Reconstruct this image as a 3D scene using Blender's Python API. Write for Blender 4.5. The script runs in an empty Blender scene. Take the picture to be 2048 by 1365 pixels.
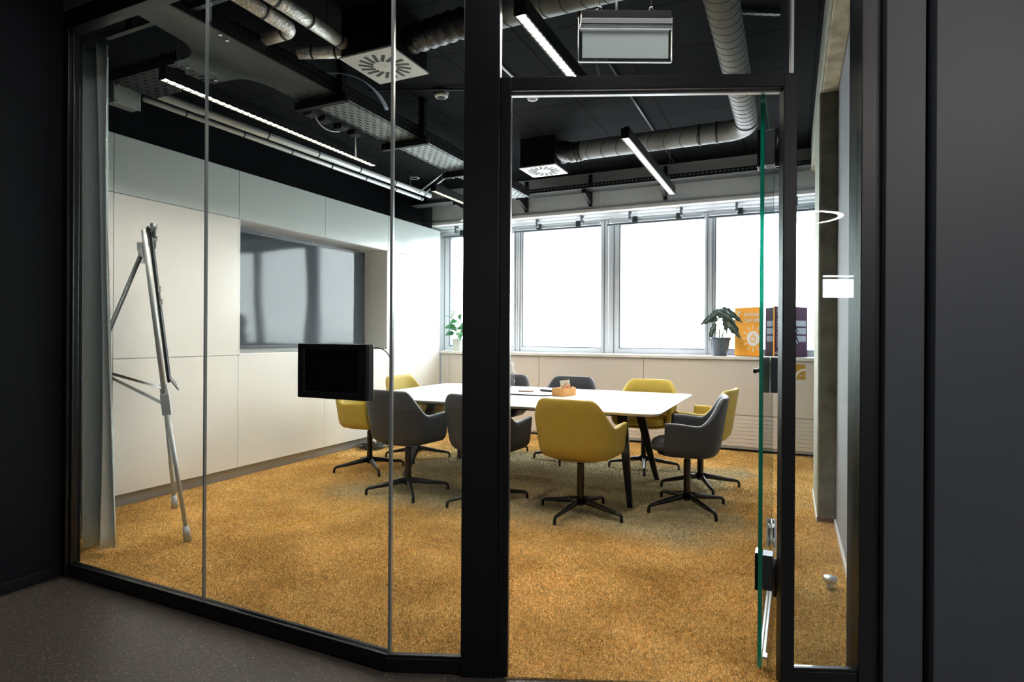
import bpy, bmesh, math, random
import numpy as np
from mathutils import Vector, Matrix
random.seed(7); rng = np.random.default_rng(7)
SC = bpy.context.scene
COL = SC.collection
PI = math.pi
# ------------------------------------------------------------------ camera
CAMH = 1.30
yaw, roll = math.radians(25.16), math.radians(0.342)
fwd = Vector((-math.sin(yaw), math.cos(yaw), 0)); rt = Vector((math.cos(yaw), math.sin(yaw), 0)); up = Vector((0, 0, 1))
r3 = rt*math.cos(roll) + up*math.sin(roll); u3 = up*math.cos(roll) - rt*math.sin(roll)
cd = bpy.data.cameras.new('camera'); cam = bpy.data.objects.new('camera', cd); COL.objects.link(cam)
cd.sensor_width = 36; cd.lens = 36*1191.4/2048; cd.shift_y = -10.2/2048; cd.clip_start = .05; cd.clip_end = 300
m = Matrix.Identity(4)
for i in range(3):
    m[i][0] = r3[i]; m[i][1] = u3[i]; m[i][2] = -fwd[i]
m.translation = (0, 0, CAMH)
cam.matrix_world = m; SC.camera = cam
# ------------------------------------------------------------------ view, world
SC.view_settings.view_transform = 'Standard'; SC.view_settings.look = 'None'
SC.view_settings.gamma = 1; SC.view_settings.exposure = 1.1; SC.view_settings.use_curve_mapping = False
SC.cycles.max_bounces = 10; SC.cycles.diffuse_bounces = 6; SC.cycles.glossy_bounces = 5
SC.cycles.transparent_max_bounces = 24; SC.cycles.transmission_bounces = 6
SC.cycles.sample_clamp_indirect = 6; SC.cycles.caustics_reflective = False; SC.cycles.caustics_refractive = False
W = bpy.data.worlds.new('overcast'); SC.world = W; W.use_nodes = True
nt = W.node_tree; nt.nodes.clear()
wo = nt.nodes.new('ShaderNodeOutputWorld'); bg = nt.nodes.new('ShaderNodeBackground')
tc = nt.nodes.new('ShaderNodeTexCoord'); sx = nt.nodes.new('ShaderNodeSeparateXYZ'); cr = nt.nodes.new('ShaderNodeValToRGB')
mr = nt.nodes.new('ShaderNodeMapRange'); mr.inputs[1].default_value = -1; mr.inputs[2].default_value = 1
nt.links.new(tc.outputs['Generated'], sx.inputs[0]); nt.links.new(sx.outputs[2], mr.inputs[0]); nt.links.new(mr.outputs[0], cr.inputs[0])
e = cr.color_ramp.elements
e[0].position = 0; e[0].color = (.30, .31, .32, 1); e[1].position = 1; e[1].color = (.80, .90, 1, 1)
k = e.new(.47); k.color = (.40, .42, .44, 1); k = e.new(.505); k.color = (.93, .97, 1, 1)
nt.links.new(cr.outputs[0], bg.inputs[0]); nt.links.new(bg.outputs[0], wo.inputs[0])
bg.inputs[1].default_value = 9.0
LAMP = 120.0          # brightness of the linear lamps' lenses
# ------------------------------------------------------------------ materials
def nodes(name):
    mt = bpy.data.materials.new(name); mt.use_nodes = True; n = mt.node_tree.nodes; n.clear()
    return mt, n, mt.node_tree.links
def mat(name, col, rough=.5, metal=0, noise=0, nscale=20, bump=0, bscale=200, coat=0, emit=None, es=0, spec=.5, aniso=None, trans=0):
    mt, n, l = nodes(name)
    o = n.new('ShaderNodeOutputMaterial'); b = n.new('ShaderNodeBsdfPrincipled'); l.new(b.outputs[0], o.inputs[0])
    b.inputs['Base Color'].default_value = (*col, 1); b.inputs['Roughness'].default_value = rough
    b.inputs['Metallic'].default_value = metal; b.inputs['Coat Weight'].default_value = coat; b.inputs['Coat Roughness'].default_value = .08
    b.inputs['Specular IOR Level'].default_value = spec; b.inputs['Transmission Weight'].default_value = trans
    if emit: b.inputs['Emission Color'].default_value = (*emit, 1); b.inputs['Emission Strength'].default_value = es
    t = n.new('ShaderNodeTexCoord')
    if noise:
        z = n.new('ShaderNodeTexNoise'); z.inputs['Scale'].default_value = nscale; z.inputs['Detail'].default_value = 6
        l.new(t.outputs['Object'], z.inputs['Vector'])
        x = n.new('ShaderNodeMix'); x.data_type = 'RGBA'; r = n.new('ShaderNodeMapRange')
        r.inputs[1].default_value = .3; r.inputs[2].default_value = .7; l.new(z.outputs[0], r.inputs[0])
        l.new(r.outputs[0], x.inputs[0])
        x.inputs[6].default_value = (*[c*(1-noise) for c in col], 1); x.inputs[7].default_value = (*[min(1, c*(1+noise)) for c in col], 1)
        l.new(x.outputs[2], b.inputs['Base Color'])
    if bump:
        z2 = n.new('ShaderNodeTexNoise'); z2.inputs['Scale'].default_value = bscale; z2.inputs['Detail'].default_value = 4
        l.new(t.outputs['Object'], z2.inputs['Vector'])
        bp = n.new('ShaderNodeBump'); bp.inputs['Strength'].default_value = bump; bp.inputs['Distance'].default_value = .01
        l.new(z2.outputs[0], bp.inputs['Height']); l.new(bp.outputs[0], b.inputs['Normal'])
    return mt
def mth(n, l, op, a, b=None, c=None):
    x = n.new('ShaderNodeMath'); x.operation = op
    for i, v in enumerate((a, b, c)):
        if v is None: continue
        if isinstance(v, (int, float)): x.inputs[i].default_value = v
        else: l.new(v, x.inputs[i])
    return x.outputs[0]
def glass(name, tint=(.96, .985, .975), f0=.04):
    mt, n, l = nodes(name)
    o = n.new('ShaderNodeOutputMaterial'); mx = n.new('ShaderNodeMixShader'); tr = n.new('ShaderNodeBsdfTransparent'); g = n.new('ShaderNodeBsdfGlossy')
    tr.inputs[0].default_value = (*tint, 1); g.inputs['Roughness'].default_value = 0.0
    lw = n.new('ShaderNodeLayerWeight'); lw.inputs[0].default_value = .5
    p = mth(n, l, 'POWER', lw.outputs['Facing'], 5.0); f = mth(n, l, 'MULTIPLY_ADD', p, 1-f0, f0)
    l.new(f, mx.inputs[0]); l.new(tr.outputs[0], mx.inputs[1]); l.new(g.outputs[0], mx.inputs[2]); l.new(mx.outputs[0], o.inputs[0])
    return mt
M = {}
M['glass'] = glass('clear_glass'); M['doorglass'] = glass('door_glass', (.93, .98, .965)); M['winglass'] = glass('window_glass', (.97, .98, .98))
M['acrylic'] = glass('acrylic', (.93, .95, .95), .06)
M['joint'] = mat('glass_joint', (.30, .32, .33), .25, metal=.3)
M['greenedge'] = mat('green_glass_edge', (.01, .42, .27), .12, trans=.35, spec=.8)
M['black'] = mat('black_powder_coat', (.004, .004, .006), .38, noise=.1, nscale=5, bump=.05, bscale=600)
M['blackgloss'] = mat('black_gloss_metal', (.004, .004, .005), .22, spec=.45)
M['frame'] = mat('black_door_frame', (.0030, .0035, .006), .34, spec=.38, bump=.03, bscale=500)
M['darkwall'] = mat('charcoal_wall_paint', (.006, .0075, .010), .6, spec=.15, noise=.08, nscale=3, bump=.05, bscale=400)
M['panelgrey'] = mat('grey_wall_panel', (.060, .068, .080), .5, noise=.05, nscale=3, bump=.04, bscale=400)
M['palewall'] = mat('pale_corridor_wall', (.55, .56, .57), .6)
M['greywall'] = mat('grey_wall_paint', (.36, .39, .43), .8, spec=.12, noise=.03, nscale=2, bump=.03, bscale=300)
M['blackwall'] = mat('black_wall_paint', (.0035, .0045, .006), .6, spec=.1, noise=.1, nscale=3)
M['white'] = mat('white_lacquer', (.80, .79, .76), .16, coat=.35, noise=.012, nscale=2)
M['upper'] = mat('grey_green_lacquer', (.56, .62, .60), .2, coat=.3)
M['whiteplain'] = mat('white_paint', (.78, .78, .77), .4)
M['cabfar'] = mat('warm_white_laminate', (.74, .71, .68), .35)
M['lockgrey'] = mat('grey_lock_metal', (.09, .10, .11), .35, metal=.4)
M['kick'] = mat('grey_kick_plate', (.40, .43, .46), .35, metal=.2)
M['alu'] = mat('brushed_aluminium', (.62, .64, .66), .32, metal=.85, noise=.05, nscale=60)
M['winframe'] = mat('aluminium_window_frame', (.66, .70, .73), .4, metal=.2)
M['winside'] = mat('grey_window_gasket', (.10, .12, .14), .5)
M['bulk'] = mat('light_grey_bulkhead', (.64, .68, .69), .45, noise=.03, nscale=2)
M['easelmetal'] = mat('satin_easel_metal', (.46, .49, .50), .5, metal=.45)
M['chrome'] = mat('chrome', (.8, .8, .8), .1, metal=1)
M['yellow'] = mat('mustard_upholstery', (.43, .315, .045), .62, noise=.05, nscale=8, bump=.05, bscale=900)
M['grey'] = mat('charcoal_upholstery', (.029, .034, .044), .55, noise=.08, nscale=8, bump=.05, bscale=900)
M['greyseat'] = mat('charcoal_seat_fabric', (.040, .044, .054), .5, noise=.08, nscale=8)
M['table'] = mat('white_table_laminate', (.88, .88, .87), .22)
M['tableedge'] = mat('pale_table_edge', (.80, .76, .72), .4)
M['curtain'] = mat('grey_curtain_fabric', (.78, .84, .85), .85, noise=.10, nscale=90, bump=.25, bscale=900)
M['foil'] = mat('aluminium_foil_wrap', (.95, .92, .84), .45, metal=.55, noise=.15, nscale=18, bump=.9, bscale=60)
M['steelpipe'] = mat('polished_steel_pipe', (.95, .99, .98), .40, metal=.25, bump=.1, bscale=40)
M['duct'] = mat('galvanised_spiral_duct', (.27, .295, .30), .5, metal=.25, noise=.1, nscale=12)
M['seam'] = mat('dark_duct_seam', (.05, .05, .055), .5, metal=.5)
M['flex'] = mat('flexible_duct_foil', (.05, .05, .053), .3, metal=.8, bump=.5, bscale=60)
M['plenum'] = mat('black_sheet_metal', (.0025, .003, .0035), .5, spec=.2)
M['diffuser'] = mat('white_diffuser_plate', (.66, .70, .68), .45)
M['slot'] = mat('dark_slot', (.001, .001, .001), .6)
M['traysteel'] = mat('grey_tray_steel', (.055, .064, .064), .42, metal=.6, noise=.15, nscale=6)
M['plastic'] = mat('grey_plastic', (.36, .41, .39), .5)
M['plasticwhite'] = mat('white_plastic', (.7, .71, .7), .4)
M['concrete'] = mat('raw_concrete', (.46, .41, .30), .85, noise=.35, nscale=9, bump=.5, bscale=35)
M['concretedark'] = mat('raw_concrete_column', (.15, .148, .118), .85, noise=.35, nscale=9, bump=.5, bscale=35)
M['concretelight'] = mat('pale_concrete', (.40, .42, .36), .75, noise=.2, nscale=14, bump=.6, bscale=30)  # lighter tone for the room-facing sides of column and beam
M['screen'] = mat('dark_screen_glass', (.010, .012, .016), .04, spec=1.0, coat=1.0)
M['bezel'] = mat('black_bezel', (.012, .012, .013), .35)
M['tablet'] = mat('tablet_screen', (.006, .006, .008), .08)
M['wood'] = mat('light_wood', (.62, .33, .10), .5, noise=.15, nscale=30)
M['brown'] = mat('brown_leather', (.23, .11, .07), .6)
M['leaf'] = mat('green_leaf', (.045, .22, .075), .35, noise=.35, nscale=25)
M['leafdark'] = mat('dark_green_leaf', (.018, .045, .038), .35, noise=.3, nscale=25)
M['vein'] = mat('pale_leaf_vein', (.35, .48, .38), .5)
M['stem'] = mat('plant_stem', (.16, .20, .08), .6)
M['spathe'] = mat('white_flower', (.85, .87, .82), .5)
M['potwhite'] = mat('cream_ceramic', (.60, .60, .54), .5)
M['potgrey'] = mat('grey_glazed_ceramic', (.075, .095, .12), .25)
M['soil'] = mat('potting_soil', (.03, .02, .012), .9, bump=.6, bscale=80)
M['goal7'] = mat('golden_yellow_card', (.93, .40, .012), .5)
M['goal8'] = mat('dark_purple_card', (.075, .010, .045), .5)
M['print'] = mat('white_print', (.80, .80, .78), .6)
M['printgrey'] = mat('grey_print', (.55, .57, .60), .6)
M['gold'] = mat('gold_sticker', (.50, .30, .05), .4, metal=.2)
M['cable'] = mat('black_cable', (.01, .01, .012), .4)
M['cableblue'] = mat('pale_blue_cable', (.22, .30, .45), .45)
M['paper'] = mat('paper', (.72, .80, .74), .7)
M['red'] = mat('coral_red', (.75, .16, .08), .5)
M['fringe'] = mat('cut_carpet_edge', (.22, .11, .03), .95, noise=.5, nscale=120, bump=.8, bscale=300)
M['lens'] = mat('lamp_lens', (.9, .9, .88), .4, emit=(1, .90, .76), es=LAMP)
M['lensfar'] = mat('lamp_lens_cool', (.9, .9, .88), .4, emit=(1, .90, .76), es=LAMP)
M['louvre'] = mat('louvre_blades', (.010, .010, .009), .5, spec=.1)
M['ring'] = mat('ring_lens', (.9, .9, .9), .4, emit=(1, .92, .85), es=60)
M['signlit'] = mat('lit_panel', (.9, .9, .9), .4, emit=(.95, .98, 1), es=14)
M['emergency'] = mat('frosted_panel', (.58, .68, .68), .5)
M['bottle'] = glass('bottle_glass', (.90, .93, .95), .10)
def carpetcol(n, l, vec):
    """dyed carpet colour: ochre with a grey green field under the table and a paler streak"""
    s = n.new('ShaderNodeSeparateXYZ'); l.new(vec, s.inputs[0])
    nz = n.new('ShaderNodeTexNoise'); nz.inputs['Scale'].default_value = 1.3; nz.inputs['Detail'].default_value = 3; l.new(vec, nz.inputs['Vector'])
    w = mth(n, l, 'MULTIPLY_ADD', nz.outputs[0], 1.0, -.5)
    def edge(v, a, b):
        r = n.new('ShaderNodeMapRange'); r.interpolation_type = 'SMOOTHSTEP'; r.inputs[1].default_value = a; r.inputs[2].default_value = b
        l.new(v, r.inputs[0]); return r.outputs[0]
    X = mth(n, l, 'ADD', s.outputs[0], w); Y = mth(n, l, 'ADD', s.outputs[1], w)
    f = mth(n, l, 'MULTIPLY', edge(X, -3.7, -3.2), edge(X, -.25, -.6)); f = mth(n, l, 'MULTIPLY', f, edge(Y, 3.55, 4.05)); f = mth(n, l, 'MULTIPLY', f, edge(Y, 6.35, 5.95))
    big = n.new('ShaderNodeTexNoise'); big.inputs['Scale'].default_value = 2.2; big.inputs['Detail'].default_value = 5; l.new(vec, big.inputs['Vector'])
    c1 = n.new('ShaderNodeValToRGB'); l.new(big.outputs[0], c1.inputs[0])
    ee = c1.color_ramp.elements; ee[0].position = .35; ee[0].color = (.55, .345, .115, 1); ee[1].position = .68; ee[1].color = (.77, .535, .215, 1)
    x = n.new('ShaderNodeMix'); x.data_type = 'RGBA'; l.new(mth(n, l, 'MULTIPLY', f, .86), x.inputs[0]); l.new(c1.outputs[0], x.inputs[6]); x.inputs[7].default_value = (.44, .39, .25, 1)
    # pale yellow streak woven across the carpet, left of the table
    d = mth(n, l, 'ADD', mth(n, l, 'MULTIPLY', s.outputs[0], -.94), mth(n, l, 'MULTIPLY_ADD', s.outputs[1], .33, -3.912))
    st = mth(n, l, 'MULTIPLY', edge(mth(n, l, 'ABSOLUTE', d), .035, .01), edge(s.outputs[1], 2.75, 2.95)); st = mth(n, l, 'MULTIPLY', st, edge(s.outputs[1], 3.75, 3.5))
    x2 = n.new('ShaderNodeMix'); x2.data_type = 'RGBA'; l.new(mth(n, l, 'MULTIPLY', st, .55), x2.inputs[0]); l.new(x.outputs[2], x2.inputs[6]); x2.inputs[7].default_value = (.62, .40, .03, 1)
    return x2.outputs[2]
def carpet_mat():
    mt, n, l = nodes('shag_carpet'); o = n.new('ShaderNodeOutputMaterial'); b = n.new('ShaderNodeBsdfPrincipled'); l.new(b.outputs[0], o.inputs[0])
    b.inputs['Roughness'].default_value = .9; b.inputs['Specular IOR Level'].default_value = .15
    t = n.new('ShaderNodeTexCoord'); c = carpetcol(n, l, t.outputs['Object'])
    fz = n.new('ShaderNodeTexNoise'); fz.inputs['Scale'].default_value = 95; fz.inputs['Detail'].default_value = 3; l.new(t.outputs['Object'], fz.inputs['Vector'])
    r = n.new('ShaderNodeMapRange'); r.inputs[1].default_value = .32; r.inputs[2].default_value = .66; r.inputs[3].default_value = .50; r.inputs[4].default_value = 1.35; l.new(fz.outputs[0], r.inputs[0])
    v = n.new('ShaderNodeVectorMath'); v.operation = 'SCALE'; l.new(c, v.inputs[0]); l.new(r.outputs[0], v.inputs['Scale']); l.new(v.outputs[0], b.inputs['Base Color'])
    bp = n.new('ShaderNodeBump'); bp.inputs['Strength'].default_value = .9; bp.inputs['Distance'].default_value = .012; l.new(fz.outputs[0], bp.inputs['Height']); l.new(bp.outputs[0], b.inputs['Normal'])
    return mt
M['carpet'] = carpet_mat()
def pile_mat():
    mt, n, l = nodes('carpet_pile'); o = n.new('ShaderNodeOutputMaterial'); b = n.new('ShaderNodeBsdfPrincipled'); l.new(b.outputs[0], o.inputs[0])
    b.inputs['Roughness'].default_value = .8; b.inputs['Specular IOR Level'].default_value = .2
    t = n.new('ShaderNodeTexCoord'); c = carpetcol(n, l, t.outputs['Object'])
    a = n.new('ShaderNodeAttribute'); a.attribute_name = 'shade'
    v = n.new('ShaderNodeVectorMath'); v.operation = 'SCALE'; l.new(c, v.inputs[0]); l.new(a.outputs['Fac'], v.inputs['Scale']); l.new(v.outputs[0], b.inputs['Base Color'])
    return mt
M['pile'] = pile_mat()
def corridor_mat():
    mt, n, l = nodes('speckled_rubber_floor'); o = n.new('ShaderNodeOutputMaterial'); b = n.new('ShaderNodeBsdfPrincipled'); l.new(b.outputs[0], o.inputs[0])
    b.inputs['Roughness'].default_value = .33; t = n.new('ShaderNodeTexCoord')
    vo = n.new('ShaderNodeTexVoronoi'); vo.inputs['Scale'].default_value = 150; l.new(t.outputs['Object'], vo.inputs['Vector'])
    sp = n.new('ShaderNodeSeparateXYZ'); l.new(vo.outputs['Color'], sp.inputs[0])
    isp = mth(n, l, 'MULTIPLY', mth(n, l, 'GREATER_THAN', sp.outputs[0], .82), mth(n, l, 'LESS_THAN', vo.outputs['Distance'], .32))
    x = n.new('ShaderNodeMix'); x.data_type = 'RGBA'; l.new(isp, x.inputs[0]); x.inputs[6].default_value = (.060, .049, .043, 1)
    cc = n.new('ShaderNodeMix'); cc.data_type = 'RGBA'; l.new(sp.outputs[1], cc.inputs[0]); cc.inputs[6].default_value = (.30, .20, .13, 1); cc.inputs[7].default_value = (.40, .40, .38, 1)
    l.new(cc.outputs[2], x.inputs[7]); l.new(x.outputs[2], b.inputs['Base Color'])
    nz = n.new('ShaderNodeTexNoise'); nz.inputs['Scale'].default_value = 60; l.new(t.outputs['Object'], nz.inputs['Vector'])
    bp = n.new('ShaderNodeBump'); bp.inputs['Strength'].default_value = .25; bp.inputs['Distance'].default_value = .004; l.new(nz.outputs[0], bp.inputs['Height']); l.new(bp.outputs[0], b.inputs['Normal'])
    return mt
M['corridor'] = corridor_mat()
def ceiling_mat():
    mt, n, l = nodes('black_wood_wool_panels'); o = n.new('ShaderNodeOutputMaterial'); b = n.new('ShaderNodeBsdfPrincipled'); l.new(b.outputs[0], o.inputs[0])
    b.inputs['Roughness'].default_value = .9; b.inputs['Specular IOR Level'].default_value = .08; t = n.new('ShaderNodeTexCoord'); s = n.new('ShaderNodeSeparateXYZ'); l.new(t.outputs['Object'], s.inputs[0])
    def seam(v, off, w):
        f = mth(n, l, 'FRACT', mth(n, l, 'MULTIPLY_ADD', v, 1/.6, off)); d = mth(n, l, 'MINIMUM', f, mth(n, l, 'SUBTRACT', 1.0, f)); return mth(n, l, 'LESS_THAN', d, w)
    sm = mth(n, l, 'MAXIMUM', seam(s.outputs[0], 10+1.657/.6, .013), seam(s.outputs[1], 10-3.63/.6, .013))
    nz = n.new('ShaderNodeTexNoise'); nz.inputs['Scale'].default_value = 120; nz.inputs['Detail'].default_value = 5; l.new(t.outputs['Object'], nz.inputs['Vector'])
    c = n.new('ShaderNodeValToRGB'); l.new(nz.outputs[0], c.inputs[0]); ee = c.color_ramp.elements
    ee[0].position = .35; ee[0].color = (.0012, .0015, .002, 1); ee[1].position = .78; ee[1].color = (.026, .031, .036, 1)
    x = n.new('ShaderNodeMix'); x.data_type = 'RGBA'; l.new(sm, x.inputs[0]); l.new(c.outputs[0], x.inputs[6]); x.inputs[7].default_value = (.0005, .0005, .0005, 1); l.new(x.outputs[2], b.inputs['Base Color'])
    bp = n.new('ShaderNodeBump'); bp.inputs['Strength'].default_value = .6; bp.inputs['Distance'].default_value = .005; l.new(nz.outputs[0], bp.inputs['Height']); l.new(bp.outputs[0], b.inputs['Normal'])
    return mt
M['ceiling'] = ceiling_mat()
def perforated(name, col, px, py, w, h, axis=(0, 1), metal=.6):
    """sheet steel with see-through slots, px/py pitch, w/h open share"""
    mt, n, l = nodes(name); o = n.new('ShaderNodeOutputMaterial'); b = n.new('ShaderNodeBsdfPrincipled'); tr = n.new('ShaderNodeBsdfTransparent'); mx = n.new('ShaderNodeMixShader')
    b.inputs['Base Color'].default_value = (*col, 1); b.inputs['Metallic'].default_value = metal; b.inputs['Roughness'].default_value = .42
    t = n.new('ShaderNodeTexCoord'); s = n.new('ShaderNodeSeparateXYZ'); l.new(t.outputs['Object'], s.inputs[0])
    row = mth(n, l, 'FLOOR', mth(n, l, 'MULTIPLY', s.outputs[axis[1]], 1/py))
    off = mth(n, l, 'MULTIPLY', mth(n, l, 'MODULO', row, 2.0), .5)
    fx = mth(n, l, 'FRACT', mth(n, l, 'ADD', mth(n, l, 'MULTIPLY', s.outputs[axis[0]], 1/px), off)); fy = mth(n, l, 'FRACT', mth(n, l, 'MULTIPLY', s.outputs[axis[1]], 1/py))
    a = mth(n, l, 'LESS_THAN', mth(n, l, 'ABSOLUTE', mth(n, l, 'SUBTRACT', fx, .5)), w/2); c = mth(n, l, 'LESS_THAN', mth(n, l, 'ABSOLUTE', mth(n, l, 'SUBTRACT', fy, .5)), h/2)
    l.new(mth(n, l, 'MULTIPLY', a, c), mx.inputs[0]); l.new(b.outputs[0], mx.inputs[1]); l.new(tr.outputs[0], mx.inputs[2]); l.new(mx.outputs[0], o.inputs[0])
    return mt
M['perfY'] = perforated('perforated_tray_sheet', (.26, .29, .29), .09, .035, .55, .35, (1, 0))
M['perfX'] = perforated('perforated_tray_sheet_across', (.022, .025, .026), .09, .035, .55, .35, (0, 1))
M['railY'] = perforated('slotted_black_rail', (.005, .005, .006), .045, .05, .5, .22, (1, 2), .3)
M['railX'] = perforated('slotted_black_rail_across', (.005, .005, .006), .045, .05, .5, .22, (0, 2), .3)
M['perfFar'] = perforated('perforated_wall_tray', (.10, .11, .115), .03, .03, .35, .30, (0, 1), .3)
def tv_mat():
    mt, n, l = nodes('glossy_display'); o = n.new('ShaderNodeOutputMaterial'); b = n.new('ShaderNodeBsdfPrincipled'); l.new(b.outputs[0], o.inputs[0])
    b.inputs['Base Color'].default_value = (.05, .06, .07, 1); b.inputs['Roughness'].default_value = .06; b.inputs['IOR'].default_value = 1.36; b.inputs['Coat Weight'].default_value = 0; b.inputs['Coat Roughness'].default_value = .05
    t = n.new('ShaderNodeTexCoord'); nz = n.new('ShaderNodeTexNoise'); nz.inputs['Scale'].default_value = 1.6; nz.inputs['Detail'].default_value = 0; l.new(t.outputs['Object'], nz.inputs['Vector'])
    bp = n.new('ShaderNodeBump'); bp.inputs['Strength'].default_value = .18; bp.inputs['Distance'].default_value = .02; l.new(nz.outputs[0], bp.inputs['Height']); l.new(bp.outputs[0], b.inputs['Normal'])
    return mt
M['tv'] = tv_mat()
# ------------------------------------------------------------------ helpers
ORG = {}
class B:
    def __init__(s): s.bm = bmesh.new()
    def box(s, x0, x1, y0, y1, z0, z1):
        v = [s.bm.verts.new((x, y, z)) for x in (x0, x1) for y in (y0, y1) for z in (z0, z1)]
        for f in ((0, 1, 3, 2), (4, 6, 7, 5), (0, 4, 5, 1), (2, 3, 7, 6), (0, 2, 6, 4), (1, 5, 7, 3)): s.bm.faces.new([v[i] for i in f])
        return s
    def obox(s, c, u, v, w, a, b, h):
        """oriented box: centre c, axes u v w, half sizes a b h"""
        c = Vector(c); u = Vector(u).normalized(); v = Vector(v).normalized(); w = Vector(w).normalized()
        vs = [s.bm.verts.new(c+u*i*a+v*j*b+w*k*h) for i in (-1, 1) for j in (-1, 1) for k in (-1, 1)]
        for f in ((0, 1, 3, 2), (4, 6, 7, 5), (0, 4, 5, 1), (2, 3, 7, 6), (0, 2, 6, 4), (1, 5, 7, 3)): s.bm.faces.new([vs[i] for i in f])
        return s
    def tube(s, pts, r, seg=12, cap=True, rs=None):
        pts = [Vector(p) for p in pts]; rings = []; n = None
        for i, p in enumerate(pts):
            d = (pts[min(i+1, len(pts)-1)]-pts[max(i-1, 0)]).normalized()
            if n is None: n = d.orthogonal().normalized()
            else: n = (n-d*n.dot(d)).normalized()
            b = d.cross(n); rr = rs[i] if rs else r
            rings.append([s.bm.verts.new(p+(n*math.cos(2*PI*k/seg)+b*math.sin(2*PI*k/seg))*rr) for k in range(seg)])
        for a, c in zip(rings, rings[1:]):
            for k in range(seg): s.bm.faces.new((a[k], a[(k+1) % seg], c[(k+1) % seg], c[k]))
        if cap: s.bm.faces.new(rings[0][::-1]); s.bm.faces.new(rings[-1])
        return s
    def bar(s, a, b, w, h, upv=(0, 0, 1), w2=None, h2=None):
        """tapered rectangular bar from a to b"""
        a = Vector(a); b = Vector(b); d = (b-a).normalized(); x = d.cross(Vector(upv)).normalized(); y = x.cross(d)
        w2 = w2 or w; h2 = h2 or h
        A = [s.bm.verts.new(a+x*i*w/2+y*j*h/2) for i, j in ((-1, -1), (1, -1), (1, 1), (-1, 1))]; C = [s.bm.verts.new(b+x*i*w2/2+y*j*h2/2) for i, j in ((-1, -1), (1, -1), (1, 1), (-1, 1))]
        for k in range(4): s.bm.faces.new((A[k], A[(k+1) % 4], C[(k+1) % 4], C[k]))
        s.bm.faces.new(A[::-1]); s.bm.faces.new(C); return s
    def lathe(s, prof, c=(0, 0, 0), seg=32):
        rings = [[s.bm.verts.new((c[0]+r*math.cos(2*PI*k/seg), c[1]+r*math.sin(2*PI*k/seg), c[2]+z)) for k in range(seg)] for r, z in prof]
        for a, b in zip(rings, rings[1:]):
            for k in range(seg): s.bm.faces.new((a[k], a[(k+1) % seg], b[(k+1) % seg], b[k]))
        s.bm.faces.new(rings[0][::-1]); s.bm.faces.new(rings[-1]); return s
    def prism(s, poly, z0, z1):
        lo = [s.bm.verts.new((x, y, z0)) for x, y in poly]; hi = [s.bm.verts.new((x, y, z1)) for x, y in poly]; n = len(poly)
        for k in range(n): s.bm.faces.new((lo[k], lo[(k+1) % n], hi[(k+1) % n], hi[k]))
        s.bm.faces.new(lo[::-1]); s.bm.faces.new(hi); return s
    def grid(s, P):
        """P[i][j] points"""
        V = [[s.bm.verts.new(p) for p in row] for row in P]
        for i in range(len(V)-1):
            for j in range(len(V[0])-1): s.bm.faces.new((V[i][j], V[i+1][j], V[i+1][j+1], V[i][j+1]))
        return s
    def second(s): s.bm.faces.ensure_lookup_table(); s.n0 = len(s.bm.faces); return s
    def build(s, name, m, parent=None, smooth=False, bevel=0, seg=2, sub=0, angle=.6, m2=None):
        bmesh.ops.recalc_face_normals(s.bm, faces=s.bm.faces)
        me = bpy.data.meshes.new(name); o = bpy.data.objects.new(name, me); COL.objects.link(o)
        if parent is not None:
            off = ORG.get(parent.name, Vector((0, 0, 0))); s.bm.transform(Matrix.Translation(-off)); o.parent = parent; ORG[o.name] = off
        else: ORG[o.name] = Vector((0, 0, 0))
        if m2:
            s.bm.faces.ensure_lookup_table()
            for f_ in s.bm.faces[s.n0:]: f_.material_index = 1
        s.bm.to_mesh(me); s.bm.free(); me.materials.append(m if not isinstance(m, str) else M[m]); (me.materials.append(M[m2]) if m2 else None)
        if bevel:
            b = o.modifiers.new('bevel', 'BEVEL'); b.width = bevel; b.segments = seg; b.limit_method = 'ANGLE'; b.angle_limit = angle
        if sub: q = o.modifiers.new('sub', 'SUBSURF'); q.levels = sub; q.render_levels = sub
        if smooth:
            me.shade_smooth() if hasattr(me, 'shade_smooth') else [setattr(p, 'use_smooth', True) for p in me.polygons]
        return o
def tag(o, label, cat, group=None, kind=None):
    if label: o['label'] = label
    if cat: o['category'] = cat
    if group: o['group'] = group
    if kind: o['kind'] = kind
    return o
def thing(name, loc, label, cat, group=None, rz=0):
    o = bpy.data.objects.new(name, None); COL.objects.link(o); o.location = loc; o.rotation_euler = (0, 0, rz); o.empty_display_size = .1
    ORG[o.name] = Vector(loc) if not rz else Vector((0, 0, 0)); return tag(o, label, cat, group)
def struct(o, label=None):
    o['kind'] = 'structure'
    if label: o['label'] = label
    return o
def copy_tree(o, parent=None):
    c = o.copy(); COL.objects.link(c)
    if parent is not None: c.parent = parent
    for ch in list(o.children): copy_tree(ch, c)
    return c
def text(body, name, m, parent, mw, size, sx_=1.0, depth=.002, align='LEFT'):
    cu = bpy.data.curves.new(name, 'FONT'); cu.body = body; cu.size = size; cu.extrude = depth; cu.align_x = align; cu.resolution_u = 3; cu.offset = size*.012
    t = bpy.data.objects.new('tmp', cu); COL.objects.link(t); dg = bpy.context.evaluated_depsgraph_get()
    me = bpy.data.meshes.new_from_object(t.evaluated_get(dg)); bpy.data.objects.remove(t)
    off = ORG.get(parent.name, Vector((0, 0, 0)))
    me.transform(Matrix.Translation(-off) @ mw @ Matrix.Diagonal((sx_, 1, 1, 1))); me.materials.clear(); me.materials.append(M[m])
    o = bpy.data.objects.new(name, me); COL.objects.link(o); o.parent = parent; ORG[o.name] = off; return o
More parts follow.
